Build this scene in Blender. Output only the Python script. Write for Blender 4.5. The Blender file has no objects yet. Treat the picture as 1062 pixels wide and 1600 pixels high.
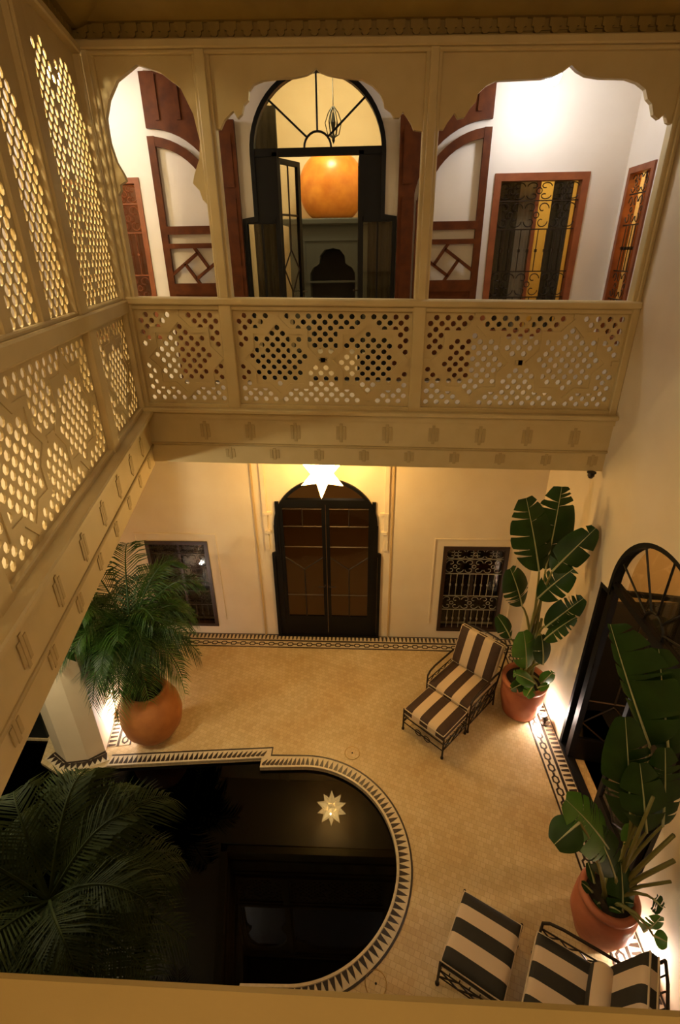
import bpy, math, random
from math import sin, cos, pi, sqrt, atan2
from mathutils import Vector, Matrix
from mathutils.geometry import tessellate_polygon
random.seed(7)
SC = bpy.context.scene
COL = SC.collection
# ------------------------------------------------------------------ camera
cam_d = bpy.data.cameras.new('camera'); cam = bpy.data.objects.new('camera', cam_d); COL.objects.link(cam)
cam_d.sensor_fit = 'AUTO'; cam_d.sensor_width = 36.0
cam_d.lens = 787.0*36.0/1600.0
cam_d.shift_x = 6/1600.0; cam_d.shift_y = -16/1600.0
cam_d.clip_start = 0.03
cr = Vector((0.9987559513637622, 0.04785609683961827, -0.01401226643849217))
cdn = Vector((0.0085530954987007, -0.441245760904368, -0.8973455427210386))
cf = Vector((-0.049126308357705054, 0.8961093529693807, -0.44110614748373356))
M = Matrix.Identity(4)
for i in range(3):
    M[i][0] = cr[i]; M[i][1] = -cdn[i]; M[i][2] = -cf[i]
M.translation = Vector((0, 0, 5.5))
cam.matrix_world = M
SC.camera = cam
# ------------------------------------------------------------------ world, exposure
SC.view_settings.view_transform = 'Standard'; SC.view_settings.look = 'None'
SC.view_settings.gamma = 1.0; SC.view_settings.use_curve_mapping = False
SC.view_settings.exposure = 0.5
W = bpy.data.worlds.new('night_sky'); SC.world = W; W.use_nodes = True
W.node_tree.nodes['Background'].inputs[0].default_value = (0.30, 0.20, 0.09, 1)
W.node_tree.nodes['Background'].inputs[1].default_value = 0.12
WARM = (1.0, 0.70, 0.38); GOLD = (1.0, 0.74, 0.30); WHITE = (1.0, 0.88, 0.78); COOL = (0.95, 0.95, 1.0)
def point(name, loc, power, color, r=0.08):
    d = bpy.data.lights.new(name, 'POINT'); d.energy = power; d.color = color; d.shadow_soft_size = r
    o = bpy.data.objects.new(name, d); o.location = loc; COL.objects.link(o); return o
def area(name, loc, target, power, color, sx, sy):
    d = bpy.data.lights.new(name, 'AREA'); d.shape = 'RECTANGLE'; d.size = sx; d.size_y = sy; d.energy = power; d.color = color
    o = bpy.data.objects.new(name, d); o.location = loc
    o.rotation_euler = (Vector(target)-Vector(loc)).to_track_quat('-Z', 'Y').to_euler(); COL.objects.link(o); return o
# assumed unseen area lights at the viewer's gallery, without lamps, to light the court
area('assumed_fill_light', (0.3, -0.5, 6.85), (0.2, 3.5, 1.5), 26, WARM, 2.2, 0.5)
area('assumed_fill_light_low', (0.9, -0.3, 3.7), (0.9, 3.2, 0.0), 135, WARM, 1.6, 0.5)

# ------------------------------------------------------------------ materials
def mat(name, color, rough=0.6, metal=0.0, noise=None, bump=0.0, scale=8.0, spec=0.5, emit=None, estr=0.0, coords='Object'):
    m = bpy.data.materials.new(name); m.use_nodes = True
    nt = m.node_tree; b = nt.nodes['Principled BSDF']
    b.inputs['Base Color'].default_value = (*color, 1); b.inputs['Roughness'].default_value = rough
    b.inputs['Metallic'].default_value = metal; b.inputs['Specular IOR Level'].default_value = spec
    if emit:
        b.inputs['Emission Color'].default_value = (*emit, 1); b.inputs['Emission Strength'].default_value = estr
    if noise or bump:
        tc = nt.nodes.new('ShaderNodeTexCoord'); n = nt.nodes.new('ShaderNodeTexNoise')
        n.inputs['Scale'].default_value = scale; n.inputs['Detail'].default_value = 5
        nt.links.new(tc.outputs[coords], n.inputs['Vector'])
        if noise:
            r = nt.nodes.new('ShaderNodeValToRGB')
            r.color_ramp.elements[0].position = 0.3; r.color_ramp.elements[1].position = 0.7
            r.color_ramp.elements[0].color = (*noise, 1); r.color_ramp.elements[1].color = (*color, 1)
            nt.links.new(n.outputs['Fac'], r.inputs['Fac']); nt.links.new(r.outputs['Color'], b.inputs['Base Color'])
        if bump:
            bp = nt.nodes.new('ShaderNodeBump'); bp.inputs['Strength'].default_value = bump; bp.inputs['Distance'].default_value = 0.01
            nt.links.new(n.outputs['Fac'], bp.inputs['Height']); nt.links.new(bp.outputs['Normal'], b.inputs['Normal'])
    return m
MT = {}
MT['plaster'] = mat('plaster_cream', (0.78, 0.66, 0.48), 0.7, noise=(0.74, 0.61, 0.43), bump=0.05, scale=3)
MT['plaster_up'] = mat('plaster_white', (0.82, 0.76, 0.68), 0.7, noise=(0.79, 0.72, 0.63), bump=0.05, scale=3)
MT['facade'] = mat('painted_wood_ivory', (0.60, 0.47, 0.235), 0.55, noise=(0.55, 0.42, 0.20), bump=0.08, scale=5)
MT['carved'] = mat('carved_ivory', (0.47, 0.35, 0.16), 0.6, noise=(0.42, 0.31, 0.13), scale=10)
MT['eave'] = mat('cedar_eave', (0.30, 0.20, 0.04), 0.6, noise=(0.22, 0.14, 0.025), bump=0.1, scale=4)
MT['iron'] = mat('black_iron', (0.003, 0.0026, 0.0022), 0.5, 0.1, spec=0.25)
MT['bronze'] = mat('dark_bronze_iron', (0.035, 0.022, 0.012), 0.45, 0.5)
MT['grille_light'] = mat('pale_iron', (0.30, 0.27, 0.22), 0.5, 0.3)
MT['wood'] = mat('red_cedar', (0.13, 0.034, 0.005), 0.55, spec=0.2, noise=(0.075, 0.017, 0.003), bump=0.1, scale=9)
MT['wood_orange'] = mat('orange_cedar', (0.30, 0.085, 0.025), 0.42, noise=(0.21, 0.055, 0.015), bump=0.1, scale=9)
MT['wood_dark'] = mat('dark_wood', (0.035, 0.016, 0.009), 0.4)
MT['curtain'] = mat('curtain_dark', (0.05, 0.04, 0.025), 0.9)
MT['curtain_grey'] = mat('curtain_grey', (0.38, 0.33, 0.28), 0.9)
MT['curtain_gold'] = mat('curtain_gold', (0.75, 0.55, 0.20), 0.9)
MT['slate'] = mat('grey_plaster', (0.05, 0.056, 0.05), 0.6)
MT['black'] = mat('soot_black', (0.006, 0.005, 0.004), 0.8)
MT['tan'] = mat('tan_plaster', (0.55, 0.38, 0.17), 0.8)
MT['copper'] = mat('copper_tadelakt', (0.80, 0.33, 0.05), 0.28, noise=(0.62, 0.20, 0.03), scale=6)
MT['terracotta'] = mat('terracotta', (0.56, 0.21, 0.055), 0.6, noise=(0.44, 0.15, 0.04), bump=0.15, scale=7)
MT['terracotta_red'] = mat('terracotta_red', (0.45, 0.14, 0.06), 0.6, noise=(0.35, 0.10, 0.045), bump=0.15, scale=7)
MT['soil'] = mat('soil', (0.02, 0.014, 0.008), 0.95, bump=0.8, scale=40)
MT['trunk'] = mat('palm_trunk', (0.09, 0.05, 0.025), 0.9, bump=0.8, scale=25)
MT['stalk'] = mat('leaf_stalk', (0.22, 0.20, 0.05), 0.5)
MT['midrib'] = mat('leaf_midrib', (0.45, 0.45, 0.22), 0.4)
MT['leaf'] = mat('banana_leaf', (0.026, 0.070, 0.008), 0.42, spec=0.3, noise=(0.014, 0.040, 0.005), scale=5)
MT['leaf_light'] = mat('young_leaf', (0.10, 0.26, 0.03), 0.35, noise=(0.06, 0.17, 0.02), scale=5)
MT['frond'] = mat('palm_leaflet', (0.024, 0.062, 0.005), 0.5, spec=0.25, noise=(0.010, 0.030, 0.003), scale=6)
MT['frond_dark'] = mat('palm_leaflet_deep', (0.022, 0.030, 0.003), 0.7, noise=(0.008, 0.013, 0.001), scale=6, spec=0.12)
MT['frond_light'] = mat('palm_leaflet_young', (0.16, 0.26, 0.05), 0.45)
MT['tile_dark'] = mat('zellige_dark', (0.028, 0.016, 0.010), 0.3)
MT['tile_rust'] = mat('zellige_rust', (0.16, 0.055, 0.02), 0.3)
MT['tile_cream'] = mat('zellige_cream', (0.62, 0.52, 0.36), 0.35, noise=(0.52, 0.42, 0.28), scale=30)
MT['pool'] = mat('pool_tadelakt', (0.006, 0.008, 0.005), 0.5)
MT['lamp_metal'] = mat('brass', (0.6, 0.4, 0.15), 0.35, 0.9)
MT['glow'] = mat('star_glass', (0.9, 0.8, 0.6), 0.4, emit=(1.0, 0.60, 0.19), estr=24.0)
MT['bulb'] = mat('bulb', (1, 1, 1), 0.4, emit=(1.0, 0.95, 0.88), estr=25.0)
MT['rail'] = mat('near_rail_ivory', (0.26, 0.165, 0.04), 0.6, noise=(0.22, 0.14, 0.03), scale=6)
MT['steel'] = mat('steel_cable', (0.5, 0.5, 0.5), 0.3, 0.8)

def floor_mat():
    m = bpy.data.materials.new('zellige_floor'); m.use_nodes = True; nt = m.node_tree; b = nt.nodes['Principled BSDF']
    tc = nt.nodes.new('ShaderNodeTexCoord'); mp = nt.nodes.new('ShaderNodeMapping'); mp.inputs['Rotation'].default_value = (0, 0, 0.35)
    br = nt.nodes.new('ShaderNodeTexBrick'); br.offset = 0.5
    br.inputs['Scale'].default_value = 1.0; br.inputs['Brick Width'].default_value = 0.05; br.inputs['Row Height'].default_value = 0.05
    br.inputs['Mortar Size'].default_value = 0.002; br.inputs['Mortar Smooth'].default_value = 0.3; br.inputs['Bias'].default_value = -0.2
    br.inputs['Color1'].default_value = (0.60, 0.47, 0.27, 1); br.inputs['Color2'].default_value = (0.50, 0.37, 0.19, 1)
    br.inputs['Mortar'].default_value = (0.42, 0.31, 0.16, 1)
    n = nt.nodes.new('ShaderNodeTexNoise'); n.inputs['Scale'].default_value = 1.6; n.inputs['Detail'].default_value = 6
    mx = nt.nodes.new('ShaderNodeMixRGB'); mx.blend_type = 'MULTIPLY'; mx.inputs['Fac'].default_value = 0.55
    r = nt.nodes.new('ShaderNodeValToRGB'); r.color_ramp.elements[0].position = 0.35; r.color_ramp.elements[1].position = 0.65
    r.color_ramp.elements[0].color = (0.80, 0.68, 0.5, 1); r.color_ramp.elements[1].color = (1, 1, 1, 1)
    n2 = nt.nodes.new('ShaderNodeTexNoise'); n2.inputs['Scale'].default_value = 22
    bp = nt.nodes.new('ShaderNodeBump'); bp.inputs['Strength'].default_value = 0.35; bp.inputs['Distance'].default_value = 0.004
    L = nt.links
    L.new(tc.outputs['Object'], mp.inputs['Vector']); L.new(mp.outputs[0], br.inputs['Vector']); L.new(tc.outputs['Object'], n.inputs['Vector'])
    L.new(tc.outputs['Object'], n2.inputs['Vector'])
    L.new(n.outputs['Fac'], r.inputs['Fac']); L.new(br.outputs['Color'], mx.inputs[1]); L.new(r.outputs['Color'], mx.inputs[2])
    L.new(mx.outputs[0], b.inputs['Base Color'])
    ad = nt.nodes.new('ShaderNodeMath'); ad.operation = 'SUBTRACT'; L.new(n2.outputs['Fac'], ad.inputs[0]); L.new(br.outputs['Fac'], ad.inputs[1])
    L.new(ad.outputs[0], bp.inputs['Height']); L.new(bp.outputs['Normal'], b.inputs['Normal'])
    b.inputs['Roughness'].default_value = 0.33
    return m
MT['floor'] = floor_mat()

def stripe_mat(name, dark, light, width, phase, rough=0.75):
    m = bpy.data.materials.new(name); m.use_nodes = True; nt = m.node_tree; b = nt.nodes['Principled BSDF']; L = nt.links
    tc = nt.nodes.new('ShaderNodeTexCoord'); sp = nt.nodes.new('ShaderNodeSeparateXYZ'); L.new(tc.outputs['Object'], sp.inputs[0])
    a = nt.nodes.new('ShaderNodeMath'); a.operation = 'MULTIPLY_ADD'; a.inputs[1].default_value = 0.5/width; a.inputs[2].default_value = phase
    L.new(sp.outputs['Y'], a.inputs[0])
    f = nt.nodes.new('ShaderNodeMath'); f.operation = 'FRACT'; L.new(a.outputs[0], f.inputs[0])
    g = nt.nodes.new('ShaderNodeMath'); g.operation = 'GREATER_THAN'; g.inputs[1].default_value = 0.5; L.new(f.outputs[0], g.inputs[0])
    n = nt.nodes.new('ShaderNodeTexNoise'); n.inputs['Scale'].default_value = 14; n.inputs['Detail'].default_value = 4
    L.new(tc.outputs['Object'], n.inputs['Vector'])
    d = nt.nodes.new('ShaderNodeMixRGB'); d.inputs[1].default_value = (*dark, 1); d.inputs[2].default_value = (*[c*2.2 for c in dark], 1)
    L.new(n.outputs['Fac'], d.inputs['Fac'])
    x = nt.nodes.new('ShaderNodeMixRGB'); L.new(g.outputs[0], x.inputs['Fac']); L.new(d.outputs[0], x.inputs[1]); x.inputs[2].default_value = (*light, 1)
    L.new(x.outputs[0], b.inputs['Base Color']); b.inputs['Roughness'].default_value = rough
    return m

def glass_mat(name, tint, gloss=0.12):
    m = bpy.data.materials.new(name); m.use_nodes = True; nt = m.node_tree; nt.nodes.clear(); L = nt.links
    o = nt.nodes.new('ShaderNodeOutputMaterial'); t = nt.nodes.new('ShaderNodeBsdfTransparent'); t.inputs[0].default_value = (*tint, 1)
    g = nt.nodes.new('ShaderNodeBsdfGlossy'); g.inputs['Roughness'].default_value = 0.04
    mx = nt.nodes.new('ShaderNodeMixShader'); lw = nt.nodes.new('ShaderNodeLayerWeight'); lw.inputs[0].default_value = 0.5
    pw_ = nt.nodes.new('ShaderNodeMath'); pw_.operation = 'POWER'; pw_.inputs[1].default_value = 5.0
    fr = nt.nodes.new('ShaderNodeMath'); fr.operation = 'MULTIPLY_ADD'; fr.inputs[1].default_value = 0.96; fr.inputs[2].default_value = 0.035
    L.new(lw.outputs['Facing'], pw_.inputs[0]); L.new(pw_.outputs[0], fr.inputs[0])
    L.new(fr.outputs[0], mx.inputs[0]); L.new(t.outputs[0], mx.inputs[1]); L.new(g.outputs[0], mx.inputs[2]); L.new(mx.outputs[0], o.inputs[0])
    return m
MT['glass'] = glass_mat('pane_glass', (0.85, 0.85, 0.8))
MT['glass_brown'] = glass_mat('pane_glass_brown', (0.55, 0.48, 0.38))
def water_mat():
    m = bpy.data.materials.new('pool_water'); m.use_nodes = True; nt = m.node_tree; nt.nodes.clear(); L = nt.links
    o = nt.nodes.new('ShaderNodeOutputMaterial'); t = nt.nodes.new('ShaderNodeBsdfTransparent'); t.inputs[0].default_value = (0.02, 0.025, 0.015, 1)
    g = nt.nodes.new('ShaderNodeBsdfGlossy'); g.inputs['Roughness'].default_value = 0.01
    mx = nt.nodes.new('ShaderNodeMixShader'); lw = nt.nodes.new('ShaderNodeLayerWeight'); lw.inputs[0].default_value = 0.5
    pw_ = nt.nodes.new('ShaderNodeMath'); pw_.operation = 'POWER'; pw_.inputs[1].default_value = 5.0
    fr = nt.nodes.new('ShaderNodeMath'); fr.operation = 'MULTIPLY_ADD'; fr.inputs[1].default_value = 0.96; fr.inputs[2].default_value = 0.014
    L.new(lw.outputs['Facing'], pw_.inputs[0]); L.new(pw_.outputs[0], fr.inputs[0])
    L.new(fr.outputs[0], mx.inputs[0]); L.new(t.outputs[0], mx.inputs[1]); L.new(g.outputs[0], mx.inputs[2]); L.new(mx.outputs[0], o.inputs[0])
    return m
MT['water'] = water_mat()

# ------------------------------------------------------------------ mesh helpers
class MB:
    def __init__(s): s.v = []; s.f = []
    def add(s, vs, fs):
        b = len(s.v); s.v += [tuple(v) for v in vs]; s.f += [tuple(b+i for i in f) for f in fs]; return s
    def box(s, x0, x1, y0, y1, z0, z1):
        vs = [(x, y, z) for z in (z0, z1) for (x, y) in ((x0, y0), (x1, y0), (x1, y1), (x0, y1))]
        return s.add(vs, [(0, 3, 2, 1), (4, 5, 6, 7), (0, 1, 5, 4), (1, 2, 6, 5), (2, 3, 7, 6), (3, 0, 4, 7)])
    def bbox(s, x0, x1, y0, y1, z0, z1, c=0.01):
        # box with chamfered edges
        vs = []
        X = (x0, x1); Y = (y0, y1); Z = (z0, z1); sg = (1, -1)
        idx = {}
        for i in (0, 1):
            for j in (0, 1):
                for k in (0, 1):
                    x, y, z = X[i], Y[j], Z[k]; cx, cy, cz = sg[i]*c, sg[j]*c, sg[k]*c
                    idx[i, j, k, 0] = len(vs); vs.append((x, y+cy, z+cz))
                    idx[i, j, k, 1] = len(vs); vs.append((x+cx, y, z+cz))
                    idx[i, j, k, 2] = len(vs); vs.append((x+cx, y+cy, z))
        fs = []
        for i in (0, 1): fs.append([idx[i, 0, 0, 0], idx[i, 1, 0, 0], idx[i, 1, 1, 0], idx[i, 0, 1, 0]])
        for j in (0, 1): fs.append([idx[0, j, 0, 1], idx[1, j, 0, 1], idx[1, j, 1, 1], idx[0, j, 1, 1]])
        for k in (0, 1): fs.append([idx[0, 0, k, 2], idx[1, 0, k, 2], idx[1, 1, k, 2], idx[0, 1, k, 2]])
        for i in (0, 1):
            for j in (0, 1): fs.append([idx[i, j, 0, 0], idx[i, j, 0, 1], idx[i, j, 1, 1], idx[i, j, 1, 0]])
            for k in (0, 1): fs.append([idx[i, 0, k, 0], idx[i, 0, k, 2], idx[i, 1, k, 2], idx[i, 1, k, 0]])
        for j in (0, 1):
            for k in (0, 1): fs.append([idx[0, j, k, 1], idx[0, j, k, 2], idx[1, j, k, 2], idx[1, j, k, 1]])
        for i in (0, 1):
            for j in (0, 1):
                for k in (0, 1): fs.append([idx[i, j, k, 0], idx[i, j, k, 1], idx[i, j, k, 2]])
        return s.add(vs, fs)
    def prism(s, pts, y0, y1, holes=()):
        """polygon in the x-z plane pushed from y0 to y1, with holes"""
        loops = [[Vector((p[0], p[1], 0)) for p in pts]] + [[Vector((p[0], p[1], 0)) for p in h] for h in holes]
        tris = tessellate_polygon(loops); flat = [p for l in loops for p in l]; n = len(flat)
        vs = [(p.x, y0, p.y) for p in flat] + [(p.x, y1, p.y) for p in flat]
        fs = [tuple(t) for t in tris] + [tuple(i+n for i in reversed(t)) for t in tris]
        b = 0
        for l in loops:
            m = len(l)
            for i in range(m): a = b+i; c = b+(i+1) % m; fs.append((a, c, c+n, a+n))
            b += m
        return s.add(vs, fs)
    def slab(s, pts, z0, z1, holes=()):
        """polygon in the x-y plane pushed from z0 to z1"""
        m = MB(); m.prism(pts, 0, 1, holes)
        return s.add([(v[0], v[2], z0 if v[1] == 0 else z1) for v in m.v], m.f)
    def tube(s, pts, r, n=6, closed=False, caps=True):
        pts = [Vector(p) for p in pts]; N = len(pts); rr = r if isinstance(r, (list, tuple)) else [r]*N
        vs = []; up = None
        for i, p in enumerate(pts):
            if closed: t = (pts[(i+1) % N]-pts[i-1])
            else: t = pts[min(i+1, N-1)]-pts[max(i-1, 0)]
            t.normalize()
            if up is None:
                up = Vector((0, 0, 1)) if abs(t.z) < 0.9 else Vector((1, 0, 0))
            a = t.cross(up)
            if a.length < 1e-4: a = t.cross(Vector((0.3, 1, 0.2)))
            a.normalize(); b = a.cross(t).normalized(); up = b
            for k in range(n):
                q = 2*pi*k/n; vs.append(p+(a*cos(q)+b*sin(q))*rr[i])
        fs = []
        for i in range(N if closed else N-1):
            j = (i+1) % N
            for k in range(n): fs.append((i*n+k, i*n+(k+1) % n, j*n+(k+1) % n, j*n+k))
        if not closed and caps:
            fs.append(tuple(range(n))); fs.append(tuple((N-1)*n+k for k in reversed(range(n))))
        return s.add(vs, fs)
    def lathe(s, prof, n=24, c=(0, 0)):
        vs = []
        for r, z in prof:
            for k in range(n): vs.append((c[0]+r*cos(2*pi*k/n), c[1]+r*sin(2*pi*k/n), z))
        fs = []
        for i in range(len(prof)-1):
            for k in range(n): fs.append((i*n+k, i*n+(k+1) % n, (i+1)*n+(k+1) % n, (i+1)*n+k))
        if prof[0][0] > 1e-4: fs.append(tuple(reversed(range(n))))
        if prof[-1][0] > 1e-4: fs.append(tuple((len(prof)-1)*n+k for k in range(n)))
        return s.add(vs, fs)
    def build(s, name, m, parent=None, loc=None, rot=None, smooth=False, shear=False):
        v = s.v
        if shear: v = [(p[0], p[1], p[2]-0.019*(p[0]+0.4)) for p in v]
        me = bpy.data.meshes.new(name); me.from_pydata(v, [], s.f); me.update()
        if m: me.materials.append(m)
        if smooth:
            me.polygons.foreach_set('use_smooth', [True]*len(me.polygons))
        import bmesh
        bm = bmesh.new(); bm.from_mesh(me); bmesh.ops.recalc_face_normals(bm, faces=bm.faces); bm.to_mesh(me); bm.free()
        o = bpy.data.objects.new(name, me); COL.objects.link(o)
        if parent: o.parent = parent
        if loc: o.location = loc
        if rot: o.rotation_euler = rot
        return o
def empty(name, loc=(0, 0, 0), rotz=0.0):
    o = bpy.data.objects.new(name, None); o.empty_display_size = 0.1; o.location = loc; o.rotation_euler = (0, 0, rotz); COL.objects.link(o); return o
def tag(o, label, cat, group=None):
    o['label'] = label; o['category'] = cat
    if group: o['group'] = group
    return o
def struct(o): o['kind'] = 'structure'; return o
def stuff(o): o['kind'] = 'stuff'; return o
def clone(o, name=None, parent=None, loc=None, rot=None):
    c = o.copy(); COL.objects.link(c)
    if parent: c.parent = parent
    if loc is not None: c.location = loc
    if rot is not None: c.rotation_euler = rot
    return c
def copy_tree(o, parent=None):
    c = o.copy(); COL.objects.link(c); c.parent = parent
    for ch in list(o.children): copy_tree(ch, c)
    return c
def arc(cx, cz, r, a0, a1, n=24):
    return [(cx+r*cos(a0+(a1-a0)*i/n), cz+r*sin(a0+(a1-a0)*i/n)) for i in range(n+1)]
# ------------------------------------------------------------------ the setting
YF = 6.3       # face of the far wall
XR = 2.5       # face of the right wall
def LX(y): return -1.27-0.2*y          # plane of the left gallery screen
def WX(y): return -2.33-0.2*y          # left wall behind it, on both floors
# pool outline (water edge) and border edge
def pool_inner():
    p = [(-4.75, 1.86), (-1.0, 1.84), (-0.98, 1.97)]
    p += [(-0.63+1.02*cos(a), 2.98+1.0*sin(a)) for a in [(-90+180*i/48)*pi/180 for i in range(49)]]
    p += [(-1.18, 3.95), (-1.18, 4.075), (-2.1, 3.99), (-3.03, 3.90), (-3.27, 3.80), (-3.56, 3.78), (-3.86, 3.92), (-3.95, 4.25), (-4.75, 4.25)]
    return p
def pool_outer():
    p = [(-4.75, 1.70), (-0.84, 1.68), (-0.82, 1.82)]
    p += [(-0.63+1.18*cos(a), 2.98+1.16*sin(a)) for a in [(-90+180*i/48)*pi/180 for i in range(49)]]
    p += [(-1.06, 4.13), (-1.06, 4.235), (-2.1, 4.145), (-3.03, 4.055)]
    return p
PI_ = pool_inner(); PO_ = pool_outer()
fl = MB(); fl.slab([(-5, -1.3), (3.2, -1.3), (3.2, 6.5), (-5, 6.5)], -0.12, 0.0, [PI_])
FLOOR = struct(fl.build('floor', MT['floor']))
pb = MB()
pb.box(-5.2, 0.9, 1.3, 4.7, -1.25, -1.2)
n = len(PI_)
pb.add([(x, y, -0.12) for x, y in PI_]+[(x, y, -1.2) for x, y in PI_], [(i, (i+1) % n, (i+1) % n+n, i+n) for i in range(n)])
struct(pb.build('floor', MT['pool']))['label'] = 'dark basin of the pool'
w = MB(); w.slab(PI_, -0.05, -0.045)
tag(stuff(w.build('pool_water', MT['water'])), 'still black water filling the round-ended pool', 'water')

# pool border, trim_1: cream bed, dark outer line, cream inner kerb, dark teeth tiles
T1 = struct(empty('trim_1'))
def ribbon(A, B, z0, z1, name, m, parent):
    r = MB(); n = len(A)
    vs = [(x, y, z1) for x, y in A]+[(x, y, z1) for x, y in B]+[(x, y, z0) for x, y in A]+[(x, y, z0) for x, y in B]
    fs = []
    for i in range(n-1):
        fs += [(i, i+1, n+i+1, n+i), (2*n+i, 2*n+i+1, i+1, i), (n+i, n+i+1, 3*n+i+1, 3*n+i)]
    fs += [(0, n, 3*n, 2*n), (n-1, 2*n-1, 4*n-1, 3*n-1)]
    return r.add(vs, fs).build(name, m, parent)
AA = PI_[:-5]; n = min(len(AA), len(PO_)); AA = PI_[:n]; BB = PO_[:n]
lerp = lambda a, b, t: (a[0]+(b[0]-a[0])*t, a[1]+(b[1]-a[1])*t)
ribbon(AA, [lerp(a, b, 0.14) for a, b in zip(AA, BB)], -0.03, 0.012, 'kerb', MT['tile_cream'], T1)
ribbon([lerp(a, b, 0.14) for a, b in zip(AA, BB)], [lerp(a, b, 0.88) for a, b in zip(AA, BB)], -0.02, 0.004, 'bed', MT['tile_cream'], T1)
ribbon([lerp(a, b, 0.88) for a, b in zip(AA, BB)], BB, -0.02, 0.006, 'line', MT['tile_dark'], T1)
# teeth
def tooth_mesh():
    t = MB(); w0, w1, h = 0.0235, 0.0095, 0.100
    pts = [(-w0, 0), (w0, 0), (w1+0.003, h*0.55), (0, h), (-w1-0.003, h*0.55)]
    t.slab(pts, 0.0, 0.006); return t
tooth = None
def place_teeth(A, B, step=0.056):
    global tooth
    # walk along the inner edge A, pointing to B
    import itertools
    acc = 0.0; nxt = step/2
    for i in range(len(A)-1):
        a0 = Vector(A[i]); a1 = Vector(A[i+1]); b0 = Vector(B[i]); b1 = Vector(B[i+1]); l = (a1-a0).length
        if l < 0.2 and i in (1, 51): continue
        while nxt < acc+l:
            t = (nxt-acc)/l; p = a0.lerp(a1, t); q = b0.lerp(b1, t); d = q-p
            c = p+d*0.17; ang = atan2(d.y, d.x)-pi/2
            if tooth is None:
                tooth = tooth_mesh().build('tile', MT['tile_dark'], T1, (c.x, c.y, 0.003), (0, 0, ang))
            else: clone(tooth, None, T1, (c.x, c.y, 0.003), (0, 0, ang))
            nxt += step
        acc += l
place_teeth(AA[2:53], BB[2:53])
place_teeth(AA[53:56], BB[53:56])
place_teeth(AA[:2], BB[:2])
# band around the foot of the pier
PIER = [(-3.138, 4.10), (-3.294, 3.971), (-3.535, 3.927), (-3.753, 4.059)]
PB = [(-3.03, 3.98), (-3.26, 3.86), (-3.555, 3.82), (-3.84, 3.97)]
ribbon(PIER, PB, -0.03, 0.01, 'bed', MT['tile_cream'], T1)
ribbon([lerp(a, b, 0.0) for a, b in zip(PIER, PB)], [lerp(a, b, 0.2) for a, b in zip(PIER, PB)], -0.02, 0.016, 'line', MT['tile_dark'], T1)
for i in range(3):
    for k in range(4):
        t = (k+0.5)/4; p = Vector(lerp(PIER[i], PIER[i+1], t)); q = Vector(lerp(PB[i], PB[i+1], t)); d = q-p
        c = p+d*0.25; clone(tooth, None, T1, (c.x, c.y, 0.009), (0, 0, atan2(d.y, d.x)-pi/2)).scale = (1.5, d.length*0.7/0.098, 1)

# bands of mosaic along the walls: trim_2 far, trim_3 right, trim_4 left
def band(name, p0, p1, side, flip=1):
    """p0->p1 along the wall; side = unit vector into the court"""
    root = struct(empty(name, (p0[0], p0[1], 0), atan2(p1[1]-p0[1], p1[0]-p0[0])))
    L = (Vector(p1)-Vector(p0)).length; s = side
    def Y(a, b): return (min(a*s, b*s), max(a*s, b*s))
    m = MB(); m.box(0, L, *Y(0, 0.30), -0.01, 0.003); m.build('bed', MT['tile_cream'], root)
    m = MB()
    for a, b in ((0.0, 0.018), (0.128, 0.158), (0.282, 0.30)): m.box(0, L, *Y(a, b), 0.0, 0.006)
    m.build('line', MT['tile_dark'], root)
    m = MB(); k = 0.0
    while k < L-0.06:
        m.slab([(k+0.006, s*0.024), (k+0.044, s*0.024), (k+0.034, s*0.115), (k+0.016, s*0.115)], 0.0, 0.006); k += 0.062
    stuff(m.build('tooth_tiles', MT['tile_dark'], root))
    m = MB(); k = 0.0; c = s*0.22
    while k < L-0.16:
        hexa = [(k+0.02, c), (k+0.05, c-0.04), (k+0.11, c-0.04), (k+0.14, c), (k+0.11, c+0.04), (k+0.05, c+0.04)]
        inn = [(k+0.042, c), (k+0.06, c-0.022), (k+0.10, c-0.022), (k+0.118, c), (k+0.10, c+0.022), (k+0.06, c+0.022)]
        m.slab(hexa, 0.0, 0.006, [inn]); m.slab([(k+0.132, c-0.012), (k+0.17, c-0.012), (k+0.17, c+0.012), (k+0.132, c+0.012)], 0, 0.006); k += 0.15
    stuff(m.build('chain_tiles', MT['tile_dark'], root))
    return root
band('trim_2', (WX(6.2), YF), (XR, YF), -1)
band('trim_3', (XR, -0.5), (XR, YF-0.3), 1)
band('trim_4', (WX(4.15), 4.15), (WX(YF-0.31), YF-0.31), -1)

# walls with rectangular openings, cut on a grid
def wall(name, x0, x1, z0, z1, holes, thick, m, loc, rotz, extra=()):
    xs = sorted({x0, x1, *[h[0] for h in holes], *[h[1] for h in holes]}); zs = sorted({z0, z1, *[h[2] for h in holes], *[h[3] for h in holes]})
    b = MB()
    for i in range(len(xs)-1):
        k = 0
        while k < len(zs)-1:
            cx = (xs[i]+xs[i+1])/2; cz = (zs[k]+zs[k+1])/2
            inside = any(h[0] < cx < h[1] and h[2] < cz < h[3] for h in holes)
            if inside: k += 1; continue
            j = k
            while j+1 < len(zs)-1 and not any(h[0] < cx < h[1] and h[2] < (zs[j+1]+zs[j+2])/2 < h[3] for h in holes): j += 1
            b.box(xs[i], xs[i+1], 0, thick, zs[k], zs[j+1]); k = j+1
    for e in extra: b.prism(e, 0, thick)
    o = b.build(name, m, None, loc, (0, 0, rotz)); return struct(o)
def door_holes(c, zf, R, zs, W, zsh):
    """rect hole and the plaster spandrels round a stilted arch with shoulders"""
    top = zs+R
    L = [(c-W, zsh), (c-R, zsh)] + [(c-R, zs)] + arc(c, zs, R, pi, pi/2, 16) + [(c-W, top)]
    Rr = [(2*c-x, z) for x, z in L]
    return (c-W, c+W, zf, top), [L, Rr]
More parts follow.
